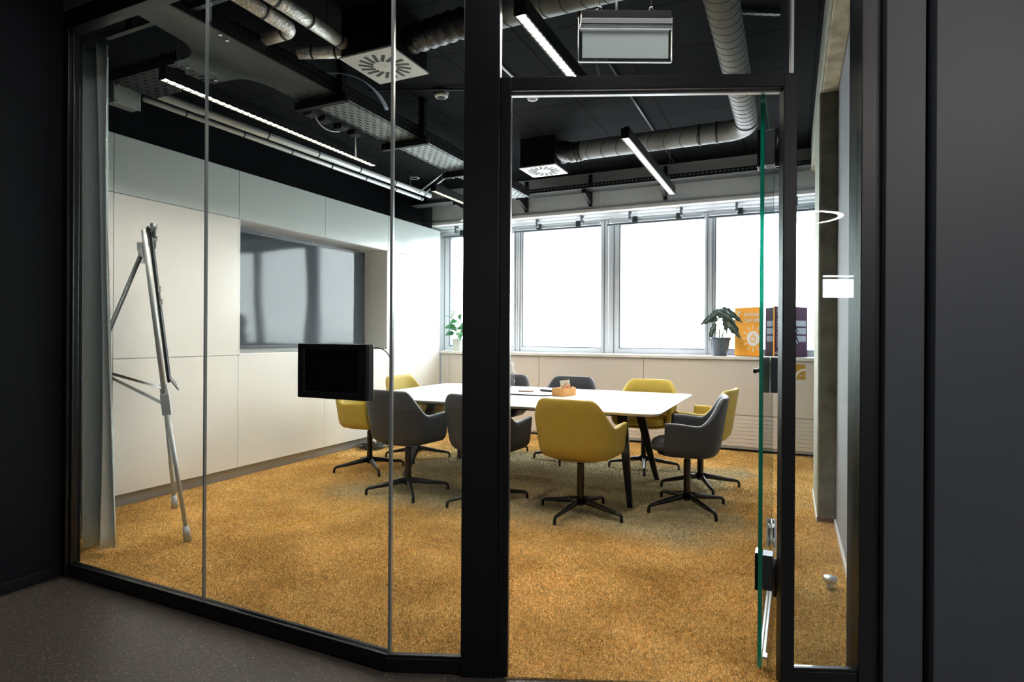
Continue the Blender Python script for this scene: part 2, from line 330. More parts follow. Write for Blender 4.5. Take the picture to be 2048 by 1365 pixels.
def bez(p0, p1, p2, p3, n=16):
    p0, p1, p2, p3 = map(Vector, (p0, p1, p2, p3)); out = []
    for i in range(n+1):
        t = i/n; out.append(p0*(1-t)**3+p1*3*t*(1-t)**2+p2*3*t*t*(1-t)+p3*t**3)
    return out
# ------------------------------------------------------------------ room geometry constants
CZ = 3.30                                   # ceiling
TH = math.radians(22.42); K0 = Vector((-1.414, 1.877, 0)); U = Vector((math.cos(TH), math.sin(TH), 0)); N = Vector((-math.sin(TH), math.cos(TH), 0))
def F(s, d, z=0): return K0 + U*s + N*d + Vector((0, 0, z))      # front partition: s along it, d depth into the room
def fbox(b, s0, s1, d0, d1, z0, z1):
    return b.obox(F((s0+s1)/2, (d0+d1)/2, (z0+z1)/2), U, N, (0, 0, 1), (s1-s0)/2, (d1-d0)/2, (z1-z0)/2)
XR, XL, YW = .285, -4.95, 7.20
# ------------------------------------------------------------------ floors
b = B(); b.box(-3.75, 8.6, -6.2, 8.2, -.08, -.004); struct(b.build('floor', 'corridor'), 'dark brown speckled rubber corridor floor')
poly = [(-4.95, 1.96), (-3.55, 1.96), (-3.50, 1.90), (-1.41, 1.90)] + [(F(s, d).x, F(s, d).y) for s, d in ((.46, .02), (.46, -.01), (1.50, -.01), (1.50, .02), (1.83, .03))] + [(XR+.01, 7.4), (-4.95, 7.4)]
b = B(); b.prism(poly, -.06, .002); struct(b.build('floor', 'carpet'), 'ochre shag carpet with a grey green field under the table')
# pile of the carpet: every blade a small leaning sliver, nobody could count them
def inside(px_, py_):
    c = np.zeros(len(px_), bool); n_ = len(poly)
    for i in range(n_):
        x1, y1 = poly[i]; x2, y2 = poly[(i+1) % n_]
        c ^= ((y1 > py_) != (y2 > py_)) & (px_ < (x2-x1)*(py_-y1)/(y2-y1+1e-9)+x1)
    return c
def pile():
    pts = []
    for n_, y0, y1 in ((300000, 1.9, 3.3), (220000, 3.3, 5.0), (120000, 5.0, 7.3)):
        x = rng.uniform(-4.55, .28, n_); y = rng.uniform(y0, y1, n_); k = inside(x, y); pts.append(np.stack([x[k], y[k]], 1))
    p = np.concatenate(pts); n_ = len(p)
    far = np.clip((p[:, 1]-1.9)/5.4, 0, 1); sc = 1+.9*far
    a = rng.uniform(0, 2*PI, n_); ln = rng.uniform(.4, 1.0, n_)*.0075; h = rng.uniform(.005, .011, n_); wd = .0015*sc
    # clumps: neighbouring tufts lean the same way
    lean = np.stack([np.cos(a), np.sin(a)], 1)*ln[:, None]; sd = np.stack([-np.sin(a), np.cos(a)], 1)*wd[:, None]
    V = np.zeros((n_, 4, 3)); V[:, 0, :2] = p-sd; V[:, 1, :2] = p+sd; V[:, 2, :2] = p+lean+sd*.7; V[:, 3, :2] = p+lean-sd*.7
    V[:, 2, 2] = h; V[:, 3, 2] = h
    me = bpy.data.meshes.new('carpet_pile'); me.vertices.add(4*n_); me.loops.add(4*n_); me.polygons.add(n_)
    me.vertices.foreach_set('co', V.reshape(-1)); me.loops.foreach_set('vertex_index', np.arange(4*n_, dtype=np.int32)); me.polygons.foreach_set('loop_start', np.arange(0, 4*n_, 4, dtype=np.int32))
    at = me.attributes.new('shade', 'FLOAT', 'FACE'); ci = (np.floor(p[:, 0]/.013).astype(np.int64)*73856093) ^ (np.floor(p[:, 1]/.013).astype(np.int64)*19349663); cl = ((ci*2654435761) % 1000)/1000.0
    at.data.foreach_set('value', (rng.uniform(.74, 1.42, n_)*(.86+.50*cl)).astype(np.float32))
    me.update(calc_edges=True); me.materials.append(M['pile']); o = bpy.data.objects.new('carpet_pile', me); COL.objects.link(o)
    tag(o, 'shaggy ochre and grey green carpet pile covering the meeting room floor', 'carpet', kind='stuff')
pile()
b = B(); b.box(-2.33, -1.945, 4.88, 5.05, .001, .0045); tag(b.build('floor_hatch', M['fringe'], bevel=.01), 'small rectangular floor hatch cut into the carpet under the table', 'floor hatch')
# ------------------------------------------------------------------ walls and ceiling
b = B(); b.box(-5.0, 8.6, -6.2, 8.3, CZ, CZ+.1); struct(b.build('ceiling', 'ceiling'), 'black acoustic panel ceiling')
b = B(); b.box(XL-.1, XL, 2.0, 8.0, -.05, CZ); struct(b.build('wall_left', 'blackwall'))
b = B(); b.box(XL-.1, -3.55, 1.90, 1.965, -.05, CZ); struct(b.build('wall_front', 'blackwall'))
b = B(); b.box(-3.75, -3.55, -6.2, 1.90, -.05, CZ); struct(b.build('wall_corridor_left', 'darkwall'), 'charcoal corridor wall at the left')
b = B(); b.box(-3.545, -3.537, -6.0, 1.86, 0, .054); struct(b.build('baseboard_corridor', 'black', bevel=.002))
b = B(); b.box(-3.75, 8.6, -6.3, -6.2, -.05, CZ); struct(b.build('wall_back', 'palewall'))
b = B(); b.box(8.6, 8.7, -6.3, 8.2, -.05, CZ); struct(b.build('wall_corridor_end', 'darkwall'))
b = B(); b.box(XR, XR+.12, 2.66, 8.0, -.05, CZ); struct(b.build('wall_right', 'greywall'), 'smooth grey painted side wall')
b = B(); b.box(XR-.014, XR-.0005, 2.66, 4.70, .004, .040); struct(b.build('baseboard_right', 'whiteplain', bevel=.002))
b = B(); fbox(b, 1.862, 2.003, -.012, .16, 0, CZ); struct(b.build('wall_front', 'panelgrey', bevel=.002), 'narrow dark grey wall strip beside the glass')
b = B(); fbox(b, 2.003, 2.030, .02, .16, 0, CZ); struct(b.build('trim_1', 'blackwall'))
b = B(); fbox(b, 2.030, 7.5, -.030, .16, 0, CZ); struct(b.build('wall_front', 'panelgrey', bevel=.002), 'wide dark grey wall panel at the right')
b = B(); b.box(-4.95, XR+.1, 7.86, 7.95, -.05, 1.06); struct(b.build('wall_window', 'greywall'))
b = B(); b.box(-4.95, XR+.1, 7.66, 7.80, 2.80, CZ); struct(b.build('wall_window', 'bulk'))
# concrete column and beam
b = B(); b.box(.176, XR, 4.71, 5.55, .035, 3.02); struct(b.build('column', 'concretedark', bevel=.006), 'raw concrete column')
b = B(); b.box(.168, .1762, 4.716, 5.55, .04, 3.02); struct(b.build('trim_2', 'concretelight'), 'pale side of the column')
b = B(); b.box(.160, .168, 4.70, 5.56, .004, .040); struct(b.build('baseboard_column', 'whiteplain'))
b = B(); b.box(.172, .282, 4.72, 5.5, .001, .034); struct(b.build('trim_3', 'fringe'), 'dark gap under the column')
b = B()
for i in range(26):
    pass
b.box(.184, XR, 2.9, 6.9, 3.02, CZ-.002); struct(b.build('beam', 'concrete', bevel=.008), 'raw concrete ceiling beam')
b = B(); b.box(.168, .184, 2.9, 6.9, 3.025, CZ-.002); struct(b.build('trim_4', 'concretelight', bevel=.004), 'pale concrete side of the beam')
b = B(); b.box(.10, .1835, 6.9, 6.98, 3.06, 3.15); tag(b.build('pipe_duct_box', 'flex', bevel=.01), 'small grey steel box where the concrete beam ends', 'duct box')
# ------------------------------------------------------------------ window bulkhead and windows
b = B(); b.box(-4.60, XR, 7.0, 7.06, 2.86, 3.272); b.box(-4.60, XR, 7.0, 7.66, 3.272, 3.298); struct(b.build('wall_bulkhead', 'bulk', bevel=.002), 'light grey bulkhead over the windows')
b = B(); b.box(-4.62, XR, 6.975, 7.06, 2.812, 2.862); struct(b.build('trim_5', 'whiteplain', bevel=.012), 'bright white lower lip of the bulkhead')
b = B(); b.box(-4.62, XR, 7.06, 7.68, 2.845, 2.858); struct(b.build('trim_6', 'bulk'))
b = B(); b.box(-2.104, -2.092, 6.972, 7.0, 2.812, 3.27); struct(b.build('trim_7', 'whiteplain'))
t = thing('curtain_rail', (-2.2, 7.27, 2.80), 'white aluminium curtain rail under the bulkhead above the windows', 'curtain rail')
b = B(); b.box(-4.6, XR, 7.255, 7.285, 2.785, 2.812); b.build('rail', 'alu', t, bevel=.003)
for x in np.arange(-4.3, .2, .62): B().box(x-.012, x+.012, 7.25, 7.33, 2.745, 2.845).build('bracket', 'winside', t, bevel=.004)
blx = [(-4.60, -3.50), (-3.45, -2.22), (-2.14, -.95), (-.90, .27)]
for i, (a, c) in enumerate(blx):
    lab = ['grey rolled window blind over the plant window at the left', 'grey rolled window blind over the left wide pane', 'grey rolled window blind over the middle pane', 'grey rolled window blind over the pane behind the open door'][i]
    t = thing('roller_blind', ((a+c)/2, 7.42, 2.76), lab, 'window blind', 'rolled blinds at the window heads')
    b = B(); b.tube([(a+.02, 7.42, 2.765), (c-.02, 7.42, 2.765)], .027, 16); b.build('roll', 'winframe', t, smooth=True)
    B().box(a, c, 7.385, 7.40, 2.712, 2.735).build('bottom_bar', 'winside', t, bevel=.003)
    for x in (a+.3*(c-a), a+.75*(c-a)): B().box(x-.03, x+.03, 7.37, 7.45, 2.725, 2.805).build('bracket', 'traysteel', t, bevel=.006)
WY = 7.70
wins = [(-4.80, -3.51), (-3.505, -2.20), (-2.19, -.91), (-.905, .36)]
frs = [(-4.627, -3.577), (-3.436, -2.297), (-2.046, -.973), (-.855, .30)]
for i, ((o0, o1), (p0, p1)) in enumerate(zip(wins, frs)):
    b = B(); z0, zb, zt, z1 = 1.075, 1.148, 2.757, 2.83
    b.box(o0, p0, WY-.05, WY+.04, z0, z1); b.box(p1, o1, WY-.05, WY+.04, z0, z1); b.box(p0, p1, WY-.05, WY+.04, z0, zb); b.box(p0, p1, WY-.05, WY+.04, zt, z1)
    w = struct(b.build('window_%d' % (i+1), 'winframe', bevel=.004))
    g = B(); g.box(p0-.002, p0+.012, WY-.052, WY+.03, zb, zt); g.box(p0, p1, WY-.052, WY+.03, zb-.002, zb+.008); g.build('gasket', 'winside', w)
    B().box(p0, p1, WY-.004, WY+.004, zb, zt).build('pane', 'winglass', w)
    for x in ((o0+p0)/2, (o1+p1)/2): B().box(x-.004, x+.004, WY-.056, WY-.049, z0, z1).build('groove', 'winside', w)
B().box(-3.56, -3.535, WY-.085, WY-.05, 1.75, 1.92).build('handle', 'alu', bpy.data.objects['window_1'], bevel=.006)
B().box(-.925, -.905, WY-.085, WY-.05, 1.45, 1.52).build('latch', 'alu', bpy.data.objects['window_3'], bevel=.005)
# ------------------------------------------------------------------ low cabinets under the windows
b = B(); b.box(-4.495, XR, 7.17, 7.86, 1.046, 1.080); tag(b.build('window_counter', 'whiteplain', bevel=.003), 'long white counter top running under the windows', 'counter')
seams = [-4.49, -4.357, -2.989, -1.622, -.25, .285]
for i, (a, c) in enumerate(zip(seams, seams[1:])):
    lab = ['narrow white filler cabinet in the corner by the white flower plant', 'low white cabinet under the left window behind the thick black post', 'low warm white cabinet behind the table middle',
           'low warm white cabinet with grooved lower front right of the table', 'low warm white cabinet by the column with a gold square sticker'][i]
    t = thing('low_cabinet', ((a+c)/2, 7.5, 0), lab, 'cabinet', 'low cabinets under the windows')
    B().box(a+.001, c-.001, 7.225, 7.85, .06, 1.045).build('body', 'cabfar', t)
    if i < 2: B().box(a+.003, c-.003, 7.20, 7.222, .062, 1.035).build('door', 'cabfar', t, bevel=.0015)
    else:
        B().box(a+.003, c-.003, 7.20, 7.222, .422, 1.035).build('door', 'cabfar', t, bevel=.0015)
        b = B()
        for q in range(8): b.box(a+.003, c-.003, 7.202, 7.222, .064+q*.0440, .064+q*.0440+.0412)
        b.build('grooved_front', 'cabfar', t, bevel=.0015)
    B().box(a+.001, c-.001, 7.262, 7.3, .001, .06).build('plinth', 'black', t)
    B().box(a+.001, c-.001, 7.206, 7.262, .035, .060).build('plinth_trim', 'kick', t)
t = thing('gold_sticker', (-.055, 7.1985, .925), 'gold square sticker with white arc on the low cabinet front', 'sticker')
B().box(-.248, .137, 7.1975, 7.1995, .845, 1.005).build('sheet', 'gold', t)
b = B(); arc = [(.137-.118*math.cos(a)*.95, .846+.118*math.sin(a)) for a in np.linspace(.0, PI/2, 14)]; arc2 = [(.137-.095*math.cos(a)*.95, .846+.092*math.sin(a)) for a in np.linspace(0, PI/2, 14)]
b.grid([[(x, 7.1968, z) for x, z in arc], [(x, 7.1968, z) for x, z in arc2]]); b.build('white_arc', 'print', t)
b = B(); b.tube([(.075+.05*q/12, 7.1966, .885+.008*math.sin(q*1.7)) for q in range(13)], .0014, 6); b.build('script_mark', 'print', t)
# ------------------------------------------------------------------ left wall cabinets
XD, ZT, ZU, ZM, ZB = -4.49, 2.770, 2.335, 1.113, .104
def tall(y0, y1, label, niche=False, low=True):
    t = thing('wall_cabinet', (-4.7, (y0+y1)/2, 0), label, 'cabinet', 'white wall cabinets')
    g = .0022
    def door(nm, a, c, z0, z1): return B().box(XD-.020, XD, a+g, c-g, z0+g, z1-g).build(nm, 'upper' if nm == 'upper_door' else 'white', t, bevel=.0012)
    xb = -4.93
    if niche:
        B().box(xb, XD-.022, y0+.001, y1-.001, ZB, ZM).build('body', 'white', t); B().box(xb, XD-.022, y0+.001, y1-.001, ZU, ZT-.003).build('upper_body', 'white', t)
        B().box(xb, -4.86, y0+.001, y1-.001, ZM, ZU).build('back_panel', 'white', t)
    else: B().box(xb, XD-.022, y0+.001, y1-.001, ZB, ZT-.003).build('body', 'white', t)
    door('upper_door', y0, y1, ZU, ZT)
    if not niche: door('middle_door', y0, y1, ZM, ZU)
    door('lower_door', y0, y1, ZB, ZM)
    B().box(-4.56, -4.545, y0, y1, .001, ZB).build('plinth', 'kick', t)
    return t
tall(2.08, 2.70, 'white wall cabinet beside the grey curtain', )
tall(2.70, 3.79, 'white wall cabinet column behind the flipchart easel, left of the screen')
n1 = tall(3.79, 4.88, 'white cabinet around the left half of the recessed screen', niche=True)
n2 = tall(4.88, 5.972, 'white cabinet around the right half of the recessed screen', niche=True)
tall(5.972, 7.165, 'glossy white end cabinet next to the windows, reflecting them')
B().box(XD-.0225-.35, XD-.0005, 5.955, 5.971, ZM+.003, ZU-.003).build('niche_cheek', 'white', n2)
B().box(XD-.0225-.35, XD-.0005, 3.791, 3.805, ZM+.003, ZU-.003).build('niche_cheek', 'white', n1)
b = B(); b.box(-4.86, XD-.002, 3.806, 5.954, ZM-.002, ZM+.014); tag(b.build('niche_shelf', 'whiteplain', bevel=.002), 'thin white shelf at the foot of the screen recess', 'shelf')
# display
t = thing('wall_display', (-4.77, 4.88, 1.14), 'large black glossy flat screen reflecting the windows, set into white cabinets', 'television')
B().box(-4.84, -4.755, 3.83, 5.86, 1.165, 2.31).build('housing', 'bezel', t, bevel=.004)
B().box(-4.757, -4.750, 3.845, 5.845, 1.195, 2.275).build('screen', 'tv', t)
# ------------------------------------------------------------------ glass partition, left run (plane Y = 1.90)
def part_glass(i, fn, label):
    b = B(); fn(b); o = struct(b.build('window_%d' % i, 'glass')); o['label'] = label; return o
part_glass(5, lambda b: b.box(-3.50, -2.470, 1.894, 1.906, .062, 2.93), 'left clear glass pane in front of the curtain and easel')
part_glass(6, lambda b: b.box(-2.462, -1.418, 1.894, 1.906, .062, 2.93), 'clear glass pane carrying the black tablet frame')
part_glass(7, lambda b: fbox(b, .006, .294, .017, .029, .062, 2.93), 'narrow glass pane left of the thick black post')
part_glass(8, lambda b: fbox(b, .432, 1.524, .017, .029, 2.287, 3.25), 'glass transom pane above the door')
part_glass(9, lambda b: fbox(b, 1.5421, 1.776, .017, .029, .062, 3.25), 'narrow side glass right of the door')
for nm, x in (('a', -2.466), ):
    b = B(); b.box(x-.0035, x+.0035, 1.893, 1.907, .062, 2.93); struct(b.build('trim_8', 'joint'), 'thin clear joint between the left glass panes')
b = B(); b.obox((-1.412, 1.903, 1.50), (1, .2, 0), (-.2, 1, 0), (0, 0, 1), .0055, .008, 1.435); struct(b.build('trim_9', 'joint'), 'thin joint at the glass corner')
b = B(); fbox(b, 1.527, 1.537, .014, .032, 2.287, 3.25); struct(b.build('trim_10', 'alu'), 'thin glass joint above the right door post')
# bottom frames
b = B(); b.box(-3.50, -1.414, 1.877, 1.925, 0, .052); b.box(-3.50, -1.414, 1.880, 1.892, .052, .064); b.box(-3.50, -1.414, 1.908, 1.922, .052, .064); struct(b.build('trim_11', 'frame', bevel=.0015), 'black bottom rail of the left glass')
b = B(); fbox(b, 0.002, .294, 0, .048, 0, .052); fbox(b, .002, .294, .003, .015, .052, .064); struct(b.build('trim_12', 'frame', bevel=.0015))
b = B(); fbox(b, 1.5421, 1.83, 0, .048, 0, .052); fbox(b, 1.5421, 1.79, .003, .015, .052, .064); struct(b.build('trim_13', 'frame', bevel=.0015))
# corner profile left, top frames
b = B(); b.box(-3.545, -3.50, 1.865, 1.925, 0, 3.03); b.box(-3.500, -3.488, 1.885, 1.893, .06, 2.94); struct(b.build('trim_14', 'frame', bevel=.002), 'black corner profile at the left end of the glass')
b = B(); b.box(-3.545, -1.40, 1.865, 1.935, 2.925, 3.02); struct(b.build('trim_15', 'frame', bevel=.002), 'black head rail of the left glass')
b = B(); b.box(-3.545, -1.40, 1.862, 1.94, 3.022, CZ); struct(b.build('wall_front', 'panelgrey'), 'dark grey wall strip above the left glass')
b = B(); fbox(b, -.01, 1.86, 0, .06, 3.24, CZ); fbox(b, -.01, .30, -.01, .06, 2.93, 3.24); struct(b.build('trim_16', 'frame'))
# posts and door frame
b = B(); fbox(b, .294, .432, -.018, .085, 0, CZ); struct(b.build('post', 'frame', bevel=.003), 'thick black steel post left of the door')
b = B(); fbox(b, .4325, .4745, -.012, .085, 0, 2.286); fbox(b, 1.491, 1.541, -.012, .034, 0, 2.286); fbox(b, .4745, 1.491, -.012, .040, 2.234, 2.286)
dj = struct(b.build('door_1', 'frame', bevel=.003), 'black door frame')
fbox(B(), .4745, 1.491, .018, .038, 2.226, 2.2338).build('head_seal', 'alu', dj)
b = B(); fbox(b, 1.776, 1.832, -.008, .085, 0, CZ); fbox(b, 1.832, 1.862, .012, .10, 0, CZ); struct(b.build('trim_17', 'black', bevel=.003), 'black frame right of the side glass')
# door leaf standing open into the room
t = thing('glass_door', (-.10, 2.55, 0), 'clear glass door leaf with green edge standing open into the room', 'door')
B().box(-.113, -.100, 2.50, 3.52, .022, 2.245).build('leaf', 'doorglass', t)
g = B(); g.box(-.114, -.099, 2.497, 2.4998, .022, 2.245); g.box(-.114, -.099, 2.50, 3.52, 2.2452, 2.2470); g.box(-.114, -.099, 3.5202, 3.523, .022, 2.245); g.build('edge', 'greenedge', t)
for z in (.32, 1.97):
    h = B().box(-.099, -.060, 2.505, 2.575, z, z+.135).build('hinge', 'lockgrey', t, bevel=.003); h['label'] = 'dark grey hinge plate'
    B().box(-.126, -.1145, 2.505, 2.575, z-.005, z+.14).build('clamp_plate', 'blackgloss', h, bevel=.002)
    b = B(); b.tube([(-.052, 2.50, z-.012), (-.052, 2.50, z+.13)], .012, 16); b.build('hinge_pin', 'frame', h, smooth=True)
lk = B().box(-.099, -.064, 3.16, 3.26, 1.030, 1.204).build('lock_case', 'lockgrey', t, bevel=.004)
B().box(-.128, -.1145, 3.18, 3.24, 1.085, 1.19).build('escutcheon', 'blackgloss', lk, bevel=.004)
b = B(); b.tube([(-.125, 3.21, 1.137), (-.166, 3.21, 1.137)], .012, 14); b.tube([(-.163, 3.21, 1.137), (-.163, 3.08, 1.137)], .010, 14); b.build('lever', 'blackgloss', lk, smooth=True)
b = B(); b.tube([(-.064, 3.21, 1.137), (-.030, 3.21, 1.137), ], .011, 14); b.tube([(-.033, 3.21, 1.137), (-.033, 3.30, 1.137)], .010, 14); b.build('lever', 'blackgloss', lk, smooth=True)
t2 = B().box(-.099, -.087, 2.56, 3.50, .024, .044).build('bottom_rail', 'alu', t, bevel=.003); t2['label'] = 'chrome bottom seal'
B().box(-.0985, -.078, 2.505, 2.545, .020, .062).build('end_cap', 'chrome', t, bevel=.003)
b = B(); b.tube([(-.088, 3.44, .03), (-.088, 3.44, .34)], .012, 12); b.build('drop_bolt', 'chrome', t, smooth=True)
def turn(o, Mx):
    for ch in o.children:
        off = ORG[ch.name]; T = Matrix.Translation(-off) @ Mx @ Matrix.Translation(off); ch.data.transform(T); turn(ch, Mx)
hp = Matrix.Translation((-.10, 2.50, 0)); turn(t, hp @ Matrix.Rotation(math.radians(-.45), 4, 'Z') @ hp.inverted())
# door stop on the carpet
t = thing('door_stop', (.185, 3.48, 0), 'small brushed metal door stop knob on the carpet by the right wall', 'door stop')
b = B(); b.lathe([(.016, .0), (.016, .03), (.012, .034)], (.185, 3.48, 0), 20); b.build('stem', 'alu', t, smooth=True)
b = B(); b.lathe([(.018, .034), (.032, .042), (.035, .06), (.033, .068), (.02, .072)], (.185, 3.48, 0), 28); b.build('head', 'alu', t, smooth=True)
# ------------------------------------------------------------------ tablet frame on the glass
t = thing('tablet_frame', (-1.678, 1.86, 1.15), 'black wall mounted tablet frame fixed to the glass pane', 'tablet')
b = B(); b.box(-1.842, -1.487, 1.853, 1.892, 1.043, 1.264); fr = b.build('housing', 'bezel', t, bevel=.006)
b = B(); yo, yb = 1.845, 1.8525; o4 = [(-1.842, 1.043), (-1.487, 1.043), (-1.487, 1.264), (-1.842, 1.264)]; i4 = [(-1.806, 1.070), (-1.533, 1.070), (-1.533, 1.240), (-1.806, 1.240)]
VV = [[b.bm.verts.new((x, y, z)) for x, z in q4] for q4, y in ((o4, yb), (o4, yo), (i4, yo), (i4, yb))]
for r0, r1 in zip(VV, VV[1:]+VV[:1]):
    for k_ in range(4): b.bm.faces.new((r0[k_], r0[(k_+1) % 4], r1[(k_+1) % 4], r1[k_]))
b.build('bezel', 'bezel', t, bevel=.004)
B().box(-1.806, -1.533, 1.8495, 1.8525, 1.070, 1.240).build('screen', 'tablet', t)
b = B(); b.tube(bez((-1.50, 1.91, 1.25), (-1.44, 1.93, 1.25), (-1.425, 1.935, 1.20), (-1.425, 1.925, 1.10)), .0022, 8); b.tube([(-1.425, 1.925, 1.10), (-1.424, 1.925, .064)], .0018, 8); b.build('cable', 'cable', t, smooth=True)
# ------------------------------------------------------------------ curtain and its track
t = thing('curtain_track', (-2.9, 2.12, 3.0), 'grey aluminium curtain track behind the left glass', 'curtain track')
B().box(-3.60, -1.2, 2.105, 2.135, 3.005, 3.022).build('rail', 'traysteel', t, bevel=.002)
for x in (-3.4, -2.6, -1.8): B().box(x-.015, x+.015, 2.11, 2.13, 3.022, CZ).build('hanger', 'black', t)
def curtain():
    # bunched folds; g runs along the stack (away from the glass), f across it
    g = Vector((-.835, .45, 0)).normalized(); f = Vector((g.y, -g.x, 0)); o0 = Vector((-3.622, 2.050, 0)); rows = []; n_ = 150
    for j in range(33):
        v = j/32; z = .045+v*(2.975-.045); low = (1-v)**1.6; row = []
        for i in range(n_+1):
            s_ = i/n_; w = .064+.024*low-.008*math.exp(-((v-.62)/.25)**2); ph = s_*2*PI*2.0+.5*math.sin(3*v)
            row.append(o0+g*(.36*s_+.03*math.sin(ph*2+1))+f*(.016+.034*low+w*math.sin(ph)*(1-.15*math.sin(5*s_+2*v)))+Vector((0, 0, z)))
        rows.append(row)
    b = B(); b.grid(rows); o = b.build('curtain', 'curtain', smooth=True)
    so = o.modifiers.new('solid', 'SOLIDIFY'); so.thickness = .003
    tag(o, 'grey fabric curtain bunched at the left end of the glass', 'curtain')
curtain()
# ------------------------------------------------------------------ flipchart easel
t = thing('flipchart_easel', (-3.77, 2.725, 0), 'tall grey metal flipchart easel seen from its edge, beside the curtain', 'easel')
Mi = Vector((-3.77, 2.725, 0)); vv = Vector((.829, -.560, 0)); nn = Vector((.560, .829, 0)); lean = Vector((-.13, -.181, 0))   # foot line, facing, lean of the top
def E_(s, h, off=0): return Mi + vv*s + lean*(h/1.95) + nn*off + Vector((0, 0, h))
for s in (-.41, .41):
    ft = Vector((-4.135, 2.94, .012)) if s < 0 else Vector((-3.405, 2.508, .012)); lg = B().tube([ft, E_(s, .92)], .013, 14).build('leg', 'easelmetal', t, smooth=True)
    B().tube([E_(s, .85), E_(s, 1.93)], .0145, 16).build('leg_sleeve', 'easelmetal', lg, smooth=True)
    B().tube([ft, ft.lerp(E_(s, .92), .10)], .022, 14, rs=[.024, .018]).build('rubber_foot', 'kick', lg, smooth=True)
    B().bar(E_(s, .80, -.0), E_(s, .93), .045, .05).build('clamp', 'alu', lg, bevel=.004)
b = B(); c0 = E_(0, 1.46, .032); upd = (E_(0, 1.9)-E_(0, .9)).normalized()
b.obox(c0, vv, upd, vv.cross(upd), .345, .47, .008); b.build('board', 'bezel', t, bevel=.004)
b = B(); b.obox(E_(0, .985, .055), vv, (upd+nn*(-.6)), vv.cross(upd+nn*(-.6)), .345, .05, .003); b.build('pen_tray', 'bezel', t)
b = B(); b.obox(c0+vv.cross(upd).normalized()*(-.012), vv, upd, vv.cross(upd), .33, .44, .003); b.build('backing_sheet', 'alu', t)
b = B(); b.tube([E_(-.36, 1.94, .03), E_(.42, 1.94, .03)], .016, 14); b.build('top_clamp', 'lockgrey', t, smooth=True)
for s in (-.25, .30): B().tube([E_(s, 1.90, .04), E_(s, 1.99, .06)], .02, 12).build('knob', 'lockgrey', t, smooth=True)
rf = Mi - nn*1.05 + vv*.05; rf.z = .02; rf = Vector((-3.86, 2.20, .02))
piv = E_(.0, 1.83, -.03)
for s in (.0,):
    foot = piv + (-nn*.62) + vv*(-.05); foot.z = .03
    lg = B().tube([piv, foot], .014, 14).build('rear_leg', 'traysteel', t, smooth=True); lg.data.materials[0] = M['easelmetal']
    mid = piv.lerp(foot, .42)
    B().bar(E_(.40, .86), mid, .006, .018).build('brace', 'alu', lg); B().bar(E_(-.40, .90), mid, .006, .018).build('brace', 'alu', lg)
B().obox(piv, vv, nn, (0, 0, 1), .42, .014, .022).build('crossbar', 'alu', t, bevel=.003)
for z_, s in ((1.58, .05), (1.50, .05)): B().obox(E_(.35, z_, .045), vv, nn, (0, 0, 1), .004, .008, .018).build('paper_clip', 'plasticwhite', t)
# ------------------------------------------------------------------ meeting table
TX0, TX1, TY0, TY1, TZ = -3.68, -.865, 4.32, 6.04, .74
t = thing('meeting_table', (-2.265, 5.17, 0), 'large rectangular white meeting table on splayed black legs', 'table')
def rrect(x0, x1, y0, y1, r, n_=8):
    out = []
    for cx_, cy_, a0 in ((x1-r, y1-r, 0), (x0+r, y1-r, PI/2), (x0+r, y0+r, PI), (x1-r, y0+r, 1.5*PI)):
        for q in range(n_+1): a = a0+q/n_*PI/2; out.append((cx_+r*math.cos(a), cy_+r*math.sin(a)))
    return out
tp = rrect(TX0, TX1, TY0, TY1, .11); b = B(); b.prism(tp, TZ-.009, TZ); b.build('tabletop', 'table', t, bevel=.003)
b = B(); q0 = rrect(TX0+.03, TX1-.03, TY0+.03, TY1-.03, .09); lo = [b.bm.verts.new((x, y, TZ-.026)) for x, y in q0]; hi = [b.bm.verts.new((x, y, TZ-.0092)) for x, y in rrect(TX0+.001, TX1-.001, TY0+.001, TY1-.001, .109)]
for k_ in range(len(lo)): b.bm.faces.new((lo[k_], lo[(k_+1) % len(lo)], hi[(k_+1) % len(lo)], hi[k_]))
b.bm.faces.new(lo[::-1]); b.bm.faces.new(hi); b.build('bevelled_edge', 'tableedge', t)
b = B(); b.box(-3.35, -1.2, 4.72, 4.78, .655, .712); b.box(-3.35, -1.2, 5.26, 5.32, .655, .712); b.box(-3.35, -3.29, 4.72, 5.32, .655, .712); b.box(-1.26, -1.2, 4.72, 5.32, .655, .712); b.build('under_frame', 'black', t, bevel=.003)
for xf, sg in ((-1.10, 1), (-3.165, -1)):
    for yf, yt in ((4.46, 4.74), (5.45, 5.27)):
        B().bar((xf-sg*.14, yt, .713), (xf, yf, .002), .035, .085, (1, 0, 0), .028, .040).build('leg', 'blackgloss', t, bevel=.004)
# things on the table
t = thing('serving_tray', (-2.42, 5.36, TZ+.001), 'flat pale tray with dark rim lying on the white table', 'tray')
b = B(); b.prism(rrect(-2.86, -2.03, 5.12, 5.62, .09), TZ+.001, TZ+.010); b.build('rim', 'bezel', t)
b = B(); b.prism(rrect(-2.85, -2.04, 5.13, 5.61, .085), TZ+.0101, TZ+.0135); b.build('surface', 'whiteplain', t)
b = B(); b.obox((-2.36, 5.36, TZ+.0205), (1, .1, 0), (-.1, 1, 0), (0, 0, 1), .068, .05, .006); tag(b.build('leather_coaster', 'brown', bevel=.003), 'small brown leather pad lying on the pale tray', 'coaster')
t = thing('remote_control', (-2.17, 5.45, TZ+.015), 'dark remote control lying on the pale tray beside the brown pad', 'remote')
b = B(); b.obox((-2.17, 5.45, TZ+.025), (.93, -.36, 0), (.36, .93, 0), (0, 0, 1), .085, .024, .010); rc = b.build('body', 'grey', t, bevel=.006)
